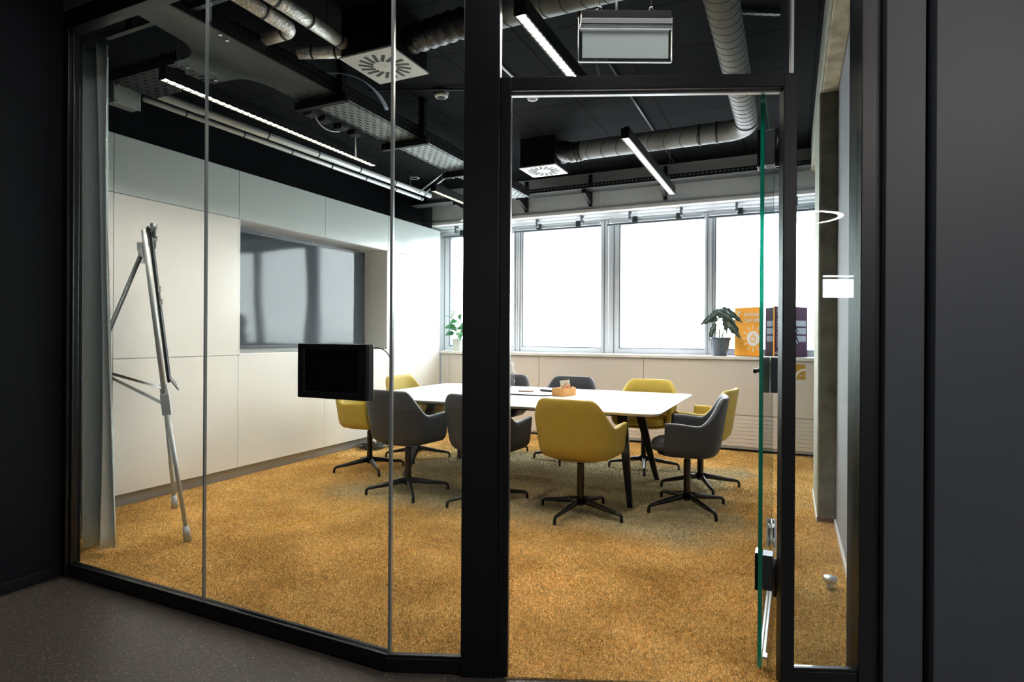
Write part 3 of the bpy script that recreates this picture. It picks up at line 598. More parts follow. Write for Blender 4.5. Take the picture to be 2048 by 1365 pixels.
for q in range(5): B().obox((-2.17+(.93*(q-2)*.027), 5.45-.36*(q-2)*.027, TZ+.0362), (.93, -.36, 0), (.36, .93, 0), (0, 0, 1), .007, .012, .0012).build('button', 'printgrey', rc)
t = thing('water_bottle', (-2.69, 5.71, TZ), 'clear glass water bottle standing on the table half behind the post', 'bottle')
b = B(); b.lathe([(.036, .001), (.040, .01), (.040, .09), (.033, .10), (.040, .11), (.040, .17), (.030, .20), (.022, .215), (.022, .235)], (-2.69, 5.71, TZ), 24); b.build('glass', 'bottle', t, smooth=True)
b = B(); b.lathe([(.026, .235), (.026, .268), (.022, .272)], (-2.69, 5.71, TZ), 20); b.build('cap', 'plasticwhite', t, smooth=True)
t = thing('stationery_box', (-1.94, 5.27, TZ), 'small open wooden box holding notes and pens on the table', 'box')
b = B(); c_ = Vector((-1.94, 5.29, TZ)); ux = Vector((.965, -.26, 0)); uy = Vector((.26, .965, 0))
def sb(bb, a0, a1, b0, b1, z0, z1): bb.obox(c_+ux*(a0+a1)/2+uy*(b0+b1)/2+Vector((0, 0, (z0+z1)/2)), ux, uy, (0, 0, 1), (a1-a0)/2, (b1-b0)/2, (z1-z0)/2)
for a in ((-.068, .068, -.10, -.093), (-.068, .068, .093, .10), (-.068, -.061, -.093, .093), (.061, .068, -.093, .093)): sb(b, *a, .002, .075)
sb(b, -.061, .061, -.093, .093, .002, .009); b.build('box', 'wood', t, bevel=.001)
b = B(); b.obox(c_+ux*(.0)+uy*.02+Vector((0, 0, .09)), (1, 0, .15), (.26, .9, 0), (-.15, 0, 1), .045, .004, .055); tag(b.build('note_cards', 'paper'), 'pale green paper cards standing in the small wooden box', 'paper')
for q, (m_, dx, an, lb) in enumerate((('red', -.01, .55, 'coral red marker leaning in the wooden box'), ('wood', -.03, .75, 'pale wooden pencil leaning left in the wooden box'), ('wood', .02, .45, 'pale wooden pencil leaning right in the wooden box'))):
    p0 = c_+ux*(dx-.03)-uy*.03+Vector((0, 0, .02)); p1 = p0+Vector((math.cos(an)*.12+.01, 0, math.sin(an)*.12+.02)); b = B(); b.tube([p0, p1], .006, 8); tag(b.build('marker_pen' if q == 0 else 'pencil', m_), lb, 'pen')
# ------------------------------------------------------------------ chairs
def shell_mesh():
    b = B(); cols = []
    def sup(u, a, bk, yf, p=3.0):
        """u in [-1,1] along the U plan: arm front, side, back, side, arm front; a half width, bk depth of back, yf arm front"""
        y_side = -.03; L1 = yf-y_side; Lq = 1.25*(a+abs(bk+y_side))*.75; tot = L1+Lq; s = abs(u)*tot; sg = 1 if u >= 0 else -1
        if s > Lq: return sg*a, y_side+(s-Lq)
        th = s/Lq*PI/2; ca, sa = math.cos(th), math.sin(th)
        return sg*a*(sa**(2/p)), y_side-(bk+y_side)*(ca**(2/p))
    def ss(x): x = max(0, min(1, x)); return x*x*(3-2*x)
    us = list(np.linspace(-1, 1, 61)); prof = []
    for u in us:
        a_ = abs(u); rise = 1-ss((a_-.23)/.47); zr = .665+.185*rise-.012*math.exp(-((a_-.70)/.10)**2)
        pts = []
        for h, (ins, zz) in enumerate(((.34, .414), (.11, .418), (.032, .434), (.006, .462))):
            x, y = sup(u, .278-ins, .235-ins*.9, .150-ins*.12); pts.append((x, y, zz+ (.0)))
        for h in np.linspace(.12, 1, 8):
            x, y = sup(u, .278+.028*h**.9, .235+.060*h, .150-.01*h); z = .462+(zr-.462)*h
            if h > .9: pass
            pts.append((x, y, z))
        xo, yo = sup(u, .305, .294, .138); xi, yi = sup(u, .270, .256, .135)
        pts.append((xo*.96+xi*.04, yo*.96+yi*.04, zr+.008)); pts.append(((xo+xi)/2, (yo+yi)/2, zr+.014)); pts.append((xo*.06+xi*.94, yo*.06+yi*.94, zr+.007))
        for h in np.linspace(.95, .12, 7):
            x, y = sup(u, .244+.025*h, .202+.053*h, .146-.012*h); pts.append((x, y, .462+(zr-.462)*h))
        x, y = sup(u, .17, .16, .17); pts.append((x, y, .470))
        prof.append(pts)
    b.grid(prof)
    for row in (0, -1):
        vs = [b.bm.verts[:]]
    b.bm.verts.ensure_lookup_table(); n_ = len(prof[0])
    for i0 in (0, (len(us)-1)*n_):
        vs = [b.bm.verts[i0+j] for j in range(n_)]
        lo = 0; hi = n_-1
        while hi-lo > 1:
            if hi-lo == 2: b.bm.faces.new((vs[lo], vs[lo+1], vs[hi])); break
            b.bm.faces.new((vs[lo], vs[lo+1], vs[hi-1], vs[hi])); lo += 1; hi -= 1
    return b
def seat_pan(b0, zc, zt, grow=0, yf=.245):
    b = B(); rings = []
    def ring(ins, z):
        out = []
        for q in range(48):
            a = 2*PI*q/48; c, s = math.cos(a), math.sin(a); x = (.232+grow-ins)*math.copysign(abs(c)**.62, c); dy = (yf+.205)/2; y = (yf-.205)/2+(dy-ins)*math.copysign(abs(s)**.62, s); out.append((x, y, z))
        return out
    for ins, z in ((.12, zc), (.03, zc+.004), (.006, zc+.016), (0, (zc+zt)/2), (.006, zt-.018), (.03, zt-.004), (.09, zt), (.17, zt+.001)): rings.append(ring(ins, z))
    V = [[b.bm.verts.new(p) for p in r] for r in rings]
    for a, c in zip(V, V[1:]):
        for q in range(48): b.bm.faces.new((a[q], a[(q+1) % 48], c[(q+1) % 48], c[q]))
    b.bm.faces.new(V[0][::-1]); b.bm.faces.new(V[-1]); return b
def make_chair(col, seatm):
    root = bpy.data.objects.new('conference_chair', None); COL.objects.link(root); root.empty_display_size = .1; ORG[root.name] = Vector((0, 0, 0))
    shell_mesh().build('shell', col, root, smooth=True)
    seat_pan(None, .445, .525, 0, .265).build('seat', seatm, root, smooth=True)
    seat_pan(None, .412, .447, -.02, .215).build('seat_pan', col, root, smooth=True)
    return root
def add_base(root, rb):
    # rb: turn of the base against the seat
    b = B(); b.lathe([(.024, .085), (.026, .10), (.0265, .37), (.022, .375), (.022, .40), (.055, .405), (.055, .413)], (0, 0, 0), 24); b.build('column', 'blackgloss', root, smooth=False)
    hb = B(); hb.lathe([(.026, .066), (.032, .075), (.032, .10), (.024, .125)], (0, 0, 0), 24); hub = hb.build('base_hub', 'blackgloss', root, smooth=True)
    for q in range(4):
        a = rb+q*PI/2; d = Vector((math.cos(a), math.sin(a), 0)); P = [d*r_+Vector((0, 0, z)) for r_, z in ((.015, .103), (.10, .091), (.20, .073), (.285, .061), (.318, .055), (.332, .043), (.335, .022), (.335, .003))]
        b = B(); rs = [.026, .022, .018, .014, .0125, .012, .0115, .012]; 
        b.tube(P, .01, 10, rs=rs); b.build('leg', 'blackgloss', root, smooth=True)
    return root
CH = [  # x, y, facing angle (0 = +Y), base angle, colour, label
 (-1.39, 4.15, -4, -13, 'y', 'mustard conference chair seen from behind, right of the thick black post'),
 (-2.12, 4.10, -3, 50, 'g', 'charcoal conference chair seen from behind, half hidden by the thick black post'),
 (-2.863, 4.09, -6, 42, 'g', 'charcoal conference chair seen from behind, beside the tablet frame'),
 (-.71, 4.635, 96, 45, 'g', 'charcoal conference chair at the right table end, nearest the door'),
 (-.709, 5.353, 82, 25, 'y', 'mustard conference chair at the right table end, behind the charcoal one'),
 (-1.316, 5.87, 178, 14, 'y', 'mustard conference chair on the window side, near the right table corner'),
 (-2.143, 5.90, 182, 10, 'g', 'charcoal conference chair on the window side behind the wooden box'),
 (-2.92, 5.90, 180, 45, 'g', 'charcoal conference chair on the window side behind the water bottle'),
 (-3.67, 4.61, -84, 53, 'y', 'mustard conference chair at the left table end, partly behind the tablet frame'),
 (-3.588, 5.304, -92, 27, 'y', 'mustard conference chair at the far left table corner'),
]
protos = {}
for x, y, fa, ba, c, lab in CH:
    if c not in protos: protos[c] = root = make_chair('yellow' if c == 'y' else 'grey', 'yellow' if c == 'y' else 'greyseat')
    else:
        root = protos[c].copy(); COL.objects.link(root)
        for ch in protos[c].children:
            if ch.name.split('.')[0] in ('shell', 'seat', 'seat_pan'): d = ch.copy(); COL.objects.link(d); d.parent = root
        ORG[root.name] = Vector((0, 0, 0))
    root.location = (x, y, .002); root.rotation_euler = (0, 0, math.radians(fa))
    add_base(root, math.radians(ba-fa)); tag(root, lab, 'chair', 'conference chairs around the white table')
# ------------------------------------------------------------------ cable heap on the carpet
t = thing('cable_heap', (-4.40, 5.50, .002), 'heap of coiled black cable on the carpet beside the white cabinets', 'cable')
b = B()
for q in range(15):
    r_ = random.uniform(.07, .17); cx_, cy_ = -4.33+random.uniform(-.02, .02), 5.52+random.uniform(-.03, .03); z = .012+q*.0045; ph = random.uniform(0, 6)
    b.tube([(cx_+r_*math.cos(ph+a)*1.0, cy_+r_*math.sin(ph+a)*1.25, z+.010*math.sin(3*a+ph)) for a in np.linspace(0, 5.9, 34)], .0045, 7)
b.tube(bez((-4.49, 5.75, .09), (-4.44, 5.70, .16), (-4.42, 5.55, .12), (-4.30, 5.45, .03)), .004, 7); b.tube(bez((-4.20, 5.60, .05), (-4.3, 5.8, .17), (-4.42, 5.7, .15), (-4.46, 5.6, .03)), .0035, 7)
b.build('coil', 'cable', t, smooth=True); B().obox((-4.33, 5.50, .085), (1, .3, 0), (-.3, 1, 0), (0, 0, 1), .03, .022, .015).build('plug', 'plasticwhite', t, bevel=.005)
# ------------------------------------------------------------------ plants
def leaf(name, m, parent, base, tip, width, droop, upv=(0, 0, 1), wave=0, fold=.25, vein=None, n_=9, lobes=0):
    base = Vector(base); tip = Vector(tip); d = tip-base; L = d.length; side = d.cross(Vector(upv)); side = side.normalized() if side.length > 1e-4 else Vector((1, 0, 0)); nrm = side.cross(d).normalized()
    rows = []
    for i in range(n_+1):
        s = i/n_; c = base+d*s+nrm*(math.sin(PI*s)*droop*L); w = width/2*(math.sin(PI*min(1, s*.92+.08)**.75))*(1+.16*math.sin(s*22)*lobes); w = max(w, .0008)
        rows.append([c+side*w*k_+nrm*(abs(k_)*w*fold+wave*w*math.sin(s*14+k_)) for k_ in (-1, -.5, 0, .5, 1)])
    b = B(); b.grid(rows); o = b.build(name, m, parent, smooth=True)
    sd = o.modifiers.new('solid', 'SOLIDIFY'); sd.thickness = .0015
    if vein:
        b = B(); b.tube([Vector(r[2]) for r in rows], .0028, 5)
        for i in range(2, n_, 1):
            for k_ in (0, 4): b.tube([Vector(rows[i-1][2]), Vector(rows[i][k_//2+1 if False else (1 if k_ == 0 else 3)]), Vector(rows[i][k_])], .0017, 4)
        b.build('vein', vein, o)
    return o
SZ = 1.080
px_, py_ = -4.30, 7.36
t = thing('peace_lily', (px_, py_, SZ), 'leafy green plant with white flower in a cream pot on the window counter', 'plant')
b = B(); b.lathe([(.075, .001), (.079, .01), (.083, .165), (.083, .172), (.076, .172), (.074, .150)], (px_, py_, SZ), 36); b.build('pot', 'potwhite', t, smooth=True, ); b = B(); b.lathe([(.001, .150), (.073, .152)], (px_, py_, SZ), 24); b.build('soil', 'soil', t)
Z = SZ+.15
for i, (dx, dy, dz, tx, ty, tz, w) in enumerate(((-.03, -.03, .26, -.17, -.10, .33, .07), (-.05, .0, .20, -.20, -.03, .15, .065), (-.04, -.05, .10, -.16, -.08, .05, .06), (.02, -.05, .22, -.04, -.12, .12, .08), (.03, -.02, .30, .07, -.04, .36, .07),
    (.04, -.04, .20, .12, -.09, .12, .07), (.04, -.05, .12, .09, -.12, -.02, .06), (.0, -.03, .27, -.08, -.10, .22, .07), (.05, .03, .26, .14, .03, .29, .06), (-.03, .03, .24, -.11, .07, .26, .06), (.02, .04, .20, .05, .11, .22, .06), (.03, -.06, .16, .04, -.15, .20, .055), (-.02, -.05, .16, -.10, -.14, .10, .06), (.05, .0, .15, .14, -.02, .06, .055), (-.04, .02, .14, -.15, .03, .20, .05))):
    p0 = Vector((px_+dx*.4, py_+dy*.4, Z)); p1 = Vector((px_+dx, py_+dy, Z+dz)); b = B(); b.tube([p0, p0.lerp(p1, .5)+Vector((0, 0, .01)), p1], .003, 6); b.build('stem', 'stem', t, smooth=True)
    leaf('leaf', 'leaf', t, p1, (px_+tx*1.12, py_+ty, Z+tz+.02), w*1.3, .12, upv=(0, -1, .6) if i % 3 else (0, 0, 1))
b = B(); b.tube(bez((px_-.01, py_, Z), (px_-.02, py_-.01, Z+.2), (px_-.10, py_-.02, Z+.3), (px_-.105, py_-.02, Z+.36)), .003, 6); b.build('stem', 'stem', t, smooth=True)
fl = leaf('flower', 'spathe', t, (px_-.105, py_-.02, Z+.35), (px_-.085, py_-.03, Z+.47), .085, .1, (0, 1, 0), fold=.3)
b = B(); b.tube([(px_-.103, py_-.035, Z+.365), (px_-.100, py_-.04, Z+.42)], .007, 8); b.build('spadix', 'vein', fl)
px_, py_ = -.765, 7.40
t = thing('alocasia', (px_, py_, SZ), 'dark arrow leaved plant with pale veins in a grey pot on the window counter', 'plant')
b = B(); b.lathe([(.080, .001), (.084, .006), (.112, .185), (.122, .190), (.124, .215), (.116, .217), (.112, .19)], (px_, py_, SZ), 40); b.build('pot', 'potgrey', t, smooth=True); b = B(); b.lathe([(.001, .188), (.110, .19)], (px_, py_, SZ), 24); b.build('soil', 'soil', t)
Z = SZ+.19
for i, (dx, dy, dz, tx, ty, tz, w) in enumerate(((-.07, -.02, .27, -.225, -.05, .17, .12), (-.02, -.04, .33, -.13, -.07, .24, .12), (-.01, -.03, .33, .17, -.10, .20, .17), (.07, -.05, .25, .235, -.14, .01, .16), (.04, .03, .36, .20, .04, .25, .11), (.12, .03, .31, .25, .02, .19, .08),
    (-.07, .0, .17, -.125, -.04, -.02, .085), (.05, .02, .22, .08, .0, .06, .07), (.0, .05, .30, .11, .06, .33, .10), (-.06, .04, .24, -.17, .03, .26, .09))):
    p0 = Vector((px_+dx*.5, py_+dy*.5, Z)); p1 = Vector((px_+dx, py_+dy, Z+dz)); b = B(); b.tube(bez(p0, p0+Vector((0, 0, dz*.5)), p1-Vector((0, 0, dz*.3)), p1, 8), .0035, 6); b.build('stem', 'stem', t, smooth=True)
    leaf('leaf', 'leafdark', t, p1-Vector((tx, 0, tz-dz)).normalized()*.03, (px_+tx, py_+ty, Z+tz), w*.72, .10, upv=(.1, -1, .35), vein='vein', lobes=1.6, wave=.10, fold=-.15)
# ------------------------------------------------------------------ printed card cube on the counter
A = Vector((-.612, 7.49, SZ+.001)); Bc = Vector((-.168, 7.15, SZ+.001)); hC = .565
du = (Bc-A); side = du.length; du.normalize(); dv = Vector((-du.y, du.x, 0))
t = thing('printed_card_cube', (Bc.x, Bc.y, SZ+.001), 'large card cube, orange sun side and dark purple bars side, on the window counter', 'display cube')
sd2 = .545
b = B(); c_ = A+du*side/2+dv*sd2/2+Vector((0, 0, hC/2)); b.obox(c_, du, dv, (0, 0, 1), side/2, sd2/2, hC/2); cb = b.build('cube', 'goal8', t, bevel=.006)
b = B(); b.obox(A+du*side/2+Vector((0, 0, hC/2))-dv*.0015, du, dv, (0, 0, 1), side/2-.004, .001, hC/2-.004); f7 = b.build('orange_face', 'goal7', t)
f7['label'] = 'orange face with white sun and power symbol'
def face(org, ux, off, h, x, z): return org+ux*x+off+Vector((0, 0, z))
n7 = -dv
def mw(org, ux, nrm, x, z, rot=0):
    m_ = Matrix.Identity(4); uz = Vector((0, 0, 1)); a = ux*math.cos(rot)+uz*math.sin(rot); c = nrm.cross(a)
    for i in range(3): m_[i][0] = a[i]; m_[i][1] = c[i]; m_[i][2] = nrm[i]
    m_.translation = org+ux*x+nrm*.0035+uz*z; return m_
text('7', 'numeral', 'print', f7, mw(A, du, n7, .035, hC-.155), .16, .62, .0008)
text('AFFORDABLE AND', 'lettering', 'print', f7, mw(A, du, n7, .135, hC-.105), .058, .68, .0008)
text('CLEAN ENERGY', 'lettering', 'print', f7, mw(A, du, n7, .135, hC-.172), .058, .68, .0008)
def disc(bb, org, ux, nrm, cx_, cz_, r0, r1, a0=0, a1=2*PI, n_=40, h=.0035):
    uz = Vector((0, 0, 1)); P = [[org+ux*(cx_+r_*math.cos(a))+uz*(cz_+r_*math.sin(a))+nrm*h for a in np.linspace(a0, a1, n_)] for r_ in (r0, r1)]; bb.grid(P)
b = B(); cxs, czs = .27, .205
disc(b, A, du, n7, cxs, czs, .055, .088); disc(b, A, du, n7, cxs, czs, .0005, .034, h=.0035)
for q in range(12):
    a = q*PI/6; pa = A+du*(cxs+.104*math.cos(a))+Vector((0, 0, czs+.104*math.sin(a)))+n7*.0035; pb = A+du*(cxs+.152*math.cos(a))+Vector((0, 0, czs+.152*math.sin(a)))+n7*.0035; b.bar(pa, pb, .011, .001, n7)
disc(b, A, du, n7, cxs, czs, .034, .056, 0, 2*PI, h=.0033)
b.build('sun_symbol', 'print', f7)
b = B(); disc(b, A, du, n7, cxs, czs, .030, .042, PI/2+.5, PI/2+2*PI-.5, h=.0050); b.bar(A+du*cxs+Vector((0, 0, czs+.005))+n7*.005, A+du*cxs+Vector((0, 0, czs+.055))+n7*.005, .012, .001, n7); b.build('power_symbol', 'goal7', f7)
n8 = du; ux8 = dv
text('DECENT WORK AND', 'lettering', 'printgrey', cb, mw(Bc, ux8, n8, .075, .110, PI/2), .070, .64, .0008)
text('8', 'numeral', 'printgrey', cb, mw(Bc, ux8, n8, .085, .030, PI/2), .12, .62, .0008)
b = B()
for z0, z1, xa, xb in ((.171, .237, .415, .375), (.257, .326, .375, .375), (.346, .410, .375, .335)):
    if z0 == .257: P = [(.375, z0), (.545, z0), (.545, z1), (.375, z1), (.405, (z0+z1)/2)]
    else: P = [(xa, z0), (.545, z0), (.545, z1), (xb, z1)]
    b.bm.faces.new([b.bm.verts.new(Bc+ux8*(x*.93)+Vector((0, 0, z))+n8*.0045) for x, z in P])
pth = [(.395, .150), (.310, .245), (.375, .290), (.305, .360)]
for (x0, z0), (x1, z1) in zip(pth, pth[1:]): b.bar(Bc+ux8*(x0*.93)+Vector((0, 0, z0))+n8*.005, Bc+ux8*(x1*.93)+Vector((0, 0, z1))+n8*.005, .016, .001, n8)
b.build('growth_symbol', 'printgrey', cb)
# ------------------------------------------------------------------ linear lamps
def linear_lamp(x, y0, y1, label, hang):
    z = 2.80; t = thing('linear_lamp', (x, (y0+y1)/2, z), label, 'lamp', 'black suspended linear lamps')
    bd = B(); bd.box(x-.032, x+.032, y0, y1, z+.022, z+.078); bd.box(x-.032, x-.024, y0, y1, z, z+.022); bd.box(x+.024, x+.032, y0, y1, z, z+.022); bd.box(x-.024, x+.024, y0, y0+.006, z, z+.022); bd.box(x-.024, x+.024, y1-.006, y1, z, z+.022); bd.build('housing', 'plenum', t, bevel=.001)
    L = y1-y0; n_ = int(L/.048)
    B().box(x-.0235, x+.0235, y0+.007, y1-.007, z+.016, z+.021).build('lens', 'lens', t)
    b = B()
    for i in range(1, n_): yy = y0+L*i/n_; b.box(x-.0215, x+.0215, yy-.0025, yy+.0025, z+.002, z+.0155)
    b.box(x-.0238, x-.0222, y0+.007, y1-.007, z+.001, z+.0155); b.box(x+.0222, x+.0238, y0+.007, y1-.007, z+.001, z+.0155); b.build('louvre', 'louvre', t)
    for yy in hang: B().tube([(x, yy, z+.078), (x, yy, CZ)], .0018, 6).build('hanging_wire', 'alu', t)
    for yy in hang[:1]: B().box(x-.02, x+.02, yy-.03, yy+.03, z+.078, z+.10).build('hanger_block', 'plenum', t, bevel=.004)
    return t
linear_lamp(-1.158, 2.53, 3.545, 'black suspended linear lamp above the door, with bright slotted lens', (2.62, 3.42))
linear_lamp(-1.148, 4.43, 6.40, 'black suspended linear lamp above the right table end', (4.50, 6.25))
linear_lamp(-3.366, 2.295, 4.26, 'black suspended linear lamp nearest the left cabinets, seen through the left glass', (2.40, 3.95))
linear_lamp(-3.38, 5.25, 7.0, 'black suspended linear lamp near the far left corner by the thick post', (5.42, 6.6))
# ------------------------------------------------------------------ swirl diffusers
def diffuser(x0, x1, y0, y1, label, z=3.0):
    cx_, cy_ = (x0+x1)/2, (y0+y1)/2; t = thing('swirl_diffuser', (cx_, cy_, z), label, 'air vent', 'square swirl diffusers')
    B().box(x0, x1, y0, y1, z, z+.012).build('plate', 'diffuser', t, bevel=.003)
    B().box(x0+.01, x1-.01, y0+.01, y1-.01, z+.0121, CZ).build('plenum_box', 'plenum', t)
    b = B()
    for q in range(16):
        a = q*PI/8; r0, r1 = .075, .165; d = Vector((math.cos(a), math.sin(a), 0)); d2 = Vector((math.cos(a+.35), math.sin(a+.35), 0)); b.bar(Vector((cx_, cy_, z-.0008))+d*r0, Vector((cx_, cy_, z-.0008))+d*r0+d2*(r1-r0), .022, .0012)
    b.build('slots', 'slot', t); B().lathe([(.008, -.003), (.008, .001)], (cx_, cy_, z), 12).build('screw', 'alu', t)
    return t
diffuser(-2.535, -2.145, 2.865, 3.272, 'white square swirl vent in the ceiling left of the thick post')
diffuser(-2.52, -2.125, 5.505, 5.880, 'white square swirl vent seen through the doorway beyond the thick post')
# ------------------------------------------------------------------ ducts
def spiral(b2, P, r, pitch=.085):
    """raised seam rings along a duct path"""
    P = [Vector(p) for p in P]
    for a, c in zip(P, P[1:]):
        d = c-a; L = d.length; d.normalize(); u = d.orthogonal().normalized(); v = d.cross(u); s = pitch/2
        while s < L-.02:
            k_ = .35; pts = [a+d*(s+pitch*k_*math.cos(q/20*2*PI))+(u*math.cos(q/20*2*PI)+v*math.sin(q/20*2*PI))*(r+.0005) for q in range(21)]
            b2.tube(pts, .0026, 5, cap=False); s += pitch
def elbow(c0, d0, d1, R, n_=10):
    """quarter bend from c0 heading d0 turning to d1"""
    c0 = Vector(c0); d0 = Vector(d0); d1 = Vector(d1); return [c0+d0*R*math.sin(q/n_*PI/2)+d1*R*(1-math.cos(q/n_*PI/2)) for q in range(n_+1)]
t = thing('spiral_duct', (-.335, 4.2, 3.03), 'galvanised spiral duct above the door bending left to the far vent', 'air duct')
e_ = elbow((-.335, 5.12, 3.03), (0, 1, 0), (-1, 0, 0), .17); R_ = .086
b = B(); b.tube([(-.335, 2.2, 3.03)]+e_+[(-1.78, 5.29, 3.03)], R_, 32, cap=True); b.second(); spiral(b, [(-.335, 2.3, 3.03), (-.335, 5.10, 3.03)], R_); spiral(b, [(-.62, 5.29, 3.03), (-1.75, 5.29, 3.03)], R_, .14); b.build('pipe', 'duct', t, smooth=True, m2='seam')
for p, d in (((-.335, 5.07, 3.03), (0, 1, 0)), ((-.58, 5.29, 3.03), (1, 0, 0)), ((-.72, 5.29, 3.03), (1, 0, 0))):
    p = Vector(p); d = Vector(d); B().tube([p-d*.008, p+d*.008], R_+.006, 32).build('clamp_ring', 'seam', t)
pts = [(-1.78, 5.29, 3.03), (-1.86, 5.30, 3.025), (-1.94, 5.36, 3.06), (-2.02, 5.46, 3.11), (-2.07, 5.6, 3.13), (-2.13, 5.68, 3.13)]
fp = []
for a, c in zip(pts, pts[1:]): fp += [Vector(a).lerp(Vector(c), q/8) for q in range(8)]
b = B(); b.tube(fp, R_, 28, rs=[.088+.006*math.sin(i*1.6) for i in range(len(fp))]); b.build('flexible_section', 'flex', t, smooth=True)
t = thing('spiral_duct', (-1.4, 2.97, 3.08), 'galvanised spiral duct crossing behind the suspended blank sign to the near vent', 'air duct')
b = B(); b.tube([(-1.62, 2.93, 3.07), (-.45, 2.93, 3.07)], .075, 32); b.second(); spiral(b, [(-1.55, 2.93, 3.07), (-.45, 2.93, 3.07)], .075, .11); b.build('pipe', 'duct', t, smooth=True, m2='seam')
pts = [(-1.60, 2.93, 3.07), (-1.78, 2.95, 3.08), (-1.95, 3.0, 3.10), (-2.14, 3.05, 3.12)]; fp = []
for a, c in zip(pts, pts[1:]): fp += [Vector(a).lerp(Vector(c), q/9) for q in range(9)]
b = B(); b.tube(fp, .08, 28, rs=[.080+.006*math.sin(i*1.5) for i in range(len(fp))]); b.build('flexible_section', 'flex', t, smooth=True)
# insulated pipes
def pipe(label, P, r, m_, bands, name='insulated_pipe'):
    t = thing(name, P[0], label, 'pipe', None); b = B(); b.tube(P, r, 24); b.build('jacket', m_, t, smooth=True)
    Pv = [Vector(p) for p in P]; lens = [(c-a).length for a, c in zip(Pv, Pv[1:])]; T = sum(lens); s = bands*.6; b = B(); cnt = 0
    while s < T:
        q = s
        for a, c, L in zip(Pv, Pv[1:], lens):
            if q <= L: p = a.lerp(c, q/L); d = (c-a).normalized(); b.tube([p-d*.006, p+d*.006], r+.004, 24); break
            q -= L
        s += bands
    b.build('bands', 'seam', t)
    for f_ in (.12, .85):
        q = f_*(len(P)-1); i_ = min(int(q), len(P)-2); p = Pv[i_].lerp(Pv[i_+1], q-i_); B().tube([p+Vector((0, 0, r*.9)), Vector((p.x, p.y, CZ))], .002, 6).build('hanger', 'seam', t)
    return t
pipe('foil wrapped pipe near the ceiling with a hooked end, left one of the upper pair', [(-2.622, 1.95, 3.07)]+elbow((-2.63, 2.52, 3.07), (0, 1, 0), (-1, 0, 0), .07)+[(-2.86, 2.59, 3.07)], .040, 'foil', .26)
pipe('foil wrapped pipe near the ceiling beside the near vent, right one of the upper pair', [(-2.50, 1.95, 3.09), (-2.50, 2.86, 3.09)], .040, 'foil', .24)
pipe('short foil wrapped pipe crossing behind the upper pair toward the near vent', [(-2.80, 2.80, 3.06), (-2.54, 2.90, 3.06)], .035, 'foil', .15)
pipe('short bright pipe end crossing over the wide cable tray at the left', [(-3.80, 2.87, 3.10), (-3.22, 2.94, 3.10)], .035, 'steelpipe', .22)
pipe('long bright pipe along the left wall, upper and thicker of the two', [(-4.20, 2.84, 3.045), (-4.20, 6.45, 3.09)], .030, 'steelpipe', .62)
pipe('long bright pipe along the left wall, lower and thinner of the two', [(-4.35, 2.83, 3.040), (-4.35, 6.50, 3.07)], .021, 'steelpipe', .55)
for x, y, z in ((-1.21, 3.3, 3.283), ):
    b = B(); b.tube([(-1.205, 3.4, 3.285), (-1.218, 6.95, 3.285)], .011, 10); tag(b.build('conduit', 'traysteel', smooth=True), 'thin grey conduit on the ceiling above the doorway lamp', 'conduit')
b = B(); b.tube([(-1.935, 3.3, 3.285), (-1.95, 4.44, 3.285)], .010, 10); tag(b.build('conduit', 'plasticwhite', smooth=True), 'thin white conduit on the ceiling ending at a smoke detector', 'conduit')
b = B(); b.tube([(-3.10, 3.85, 3.275), (-2.55, 4.10, 3.282), (-2.0, 4.36, 3.285)], .010, 8); tag(b.build('conduit', 'traysteel', smooth=True), 'thin grey conduit across the ceiling left of the thick post', 'conduit')
b = B(); b.tube([(-4.17, 6.15, 3.06), (-3.30, 5.35, 3.02)], .008, 8); b.tube([(-4.13, 6.22, 3.06), (-3.26, 5.42, 3.02)], .008, 8); tag(b.build('strut_rods', 'alu', smooth=True), 'pair of thin slanting steel rods from the bright pipes to the tray', 'rod')
# smoke detectors
def detector(x, y, label, r=.05, drop=.0, z=CZ):
    t = thing('smoke_detector', (x, y, z), label, 'smoke detector'); B().lathe([(r, -.001), (r, -.022), (r*.86, -.028)], (x, y, z), 28).build('base', 'bezel', t, smooth=False)
    B().lathe([(r*.80, -.028), (r*.95, -.040), (r*.9, -.050), (r*.75, -.058)], (x, y, z), 28).build('head', 'plasticwhite', t, smooth=False); B().lathe([(r*.55, -.058), (r*.5, -.064)], (x, y, z), 24).build('sensor', 'bezel', t)
detector(-1.94, 4.50, 'white smoke detector on the ceiling just inside the doorway')
detector(-2.60, 4.15, 'black and white smoke detector on the ceiling left of the thick post', .06)
t = thing('ring_sensor', (-4.27, 6.2, 3.27), 'flat white ring sensor on a thin stem near the far left corner', 'sensor')
b = B(); b.tube([(-4.27+.055*math.cos(a), 6.2+.055*math.sin(a), 3.262) for a in np.linspace(0, 2*PI, 25)], .008, 8, cap=False); b.build('ring', 'plasticwhite', t, smooth=True); B().tube([(-4.23, 6.06, 3.26), (-4.23, 6.06, 3.12)], .006, 8).build('stem', 'alu', t)
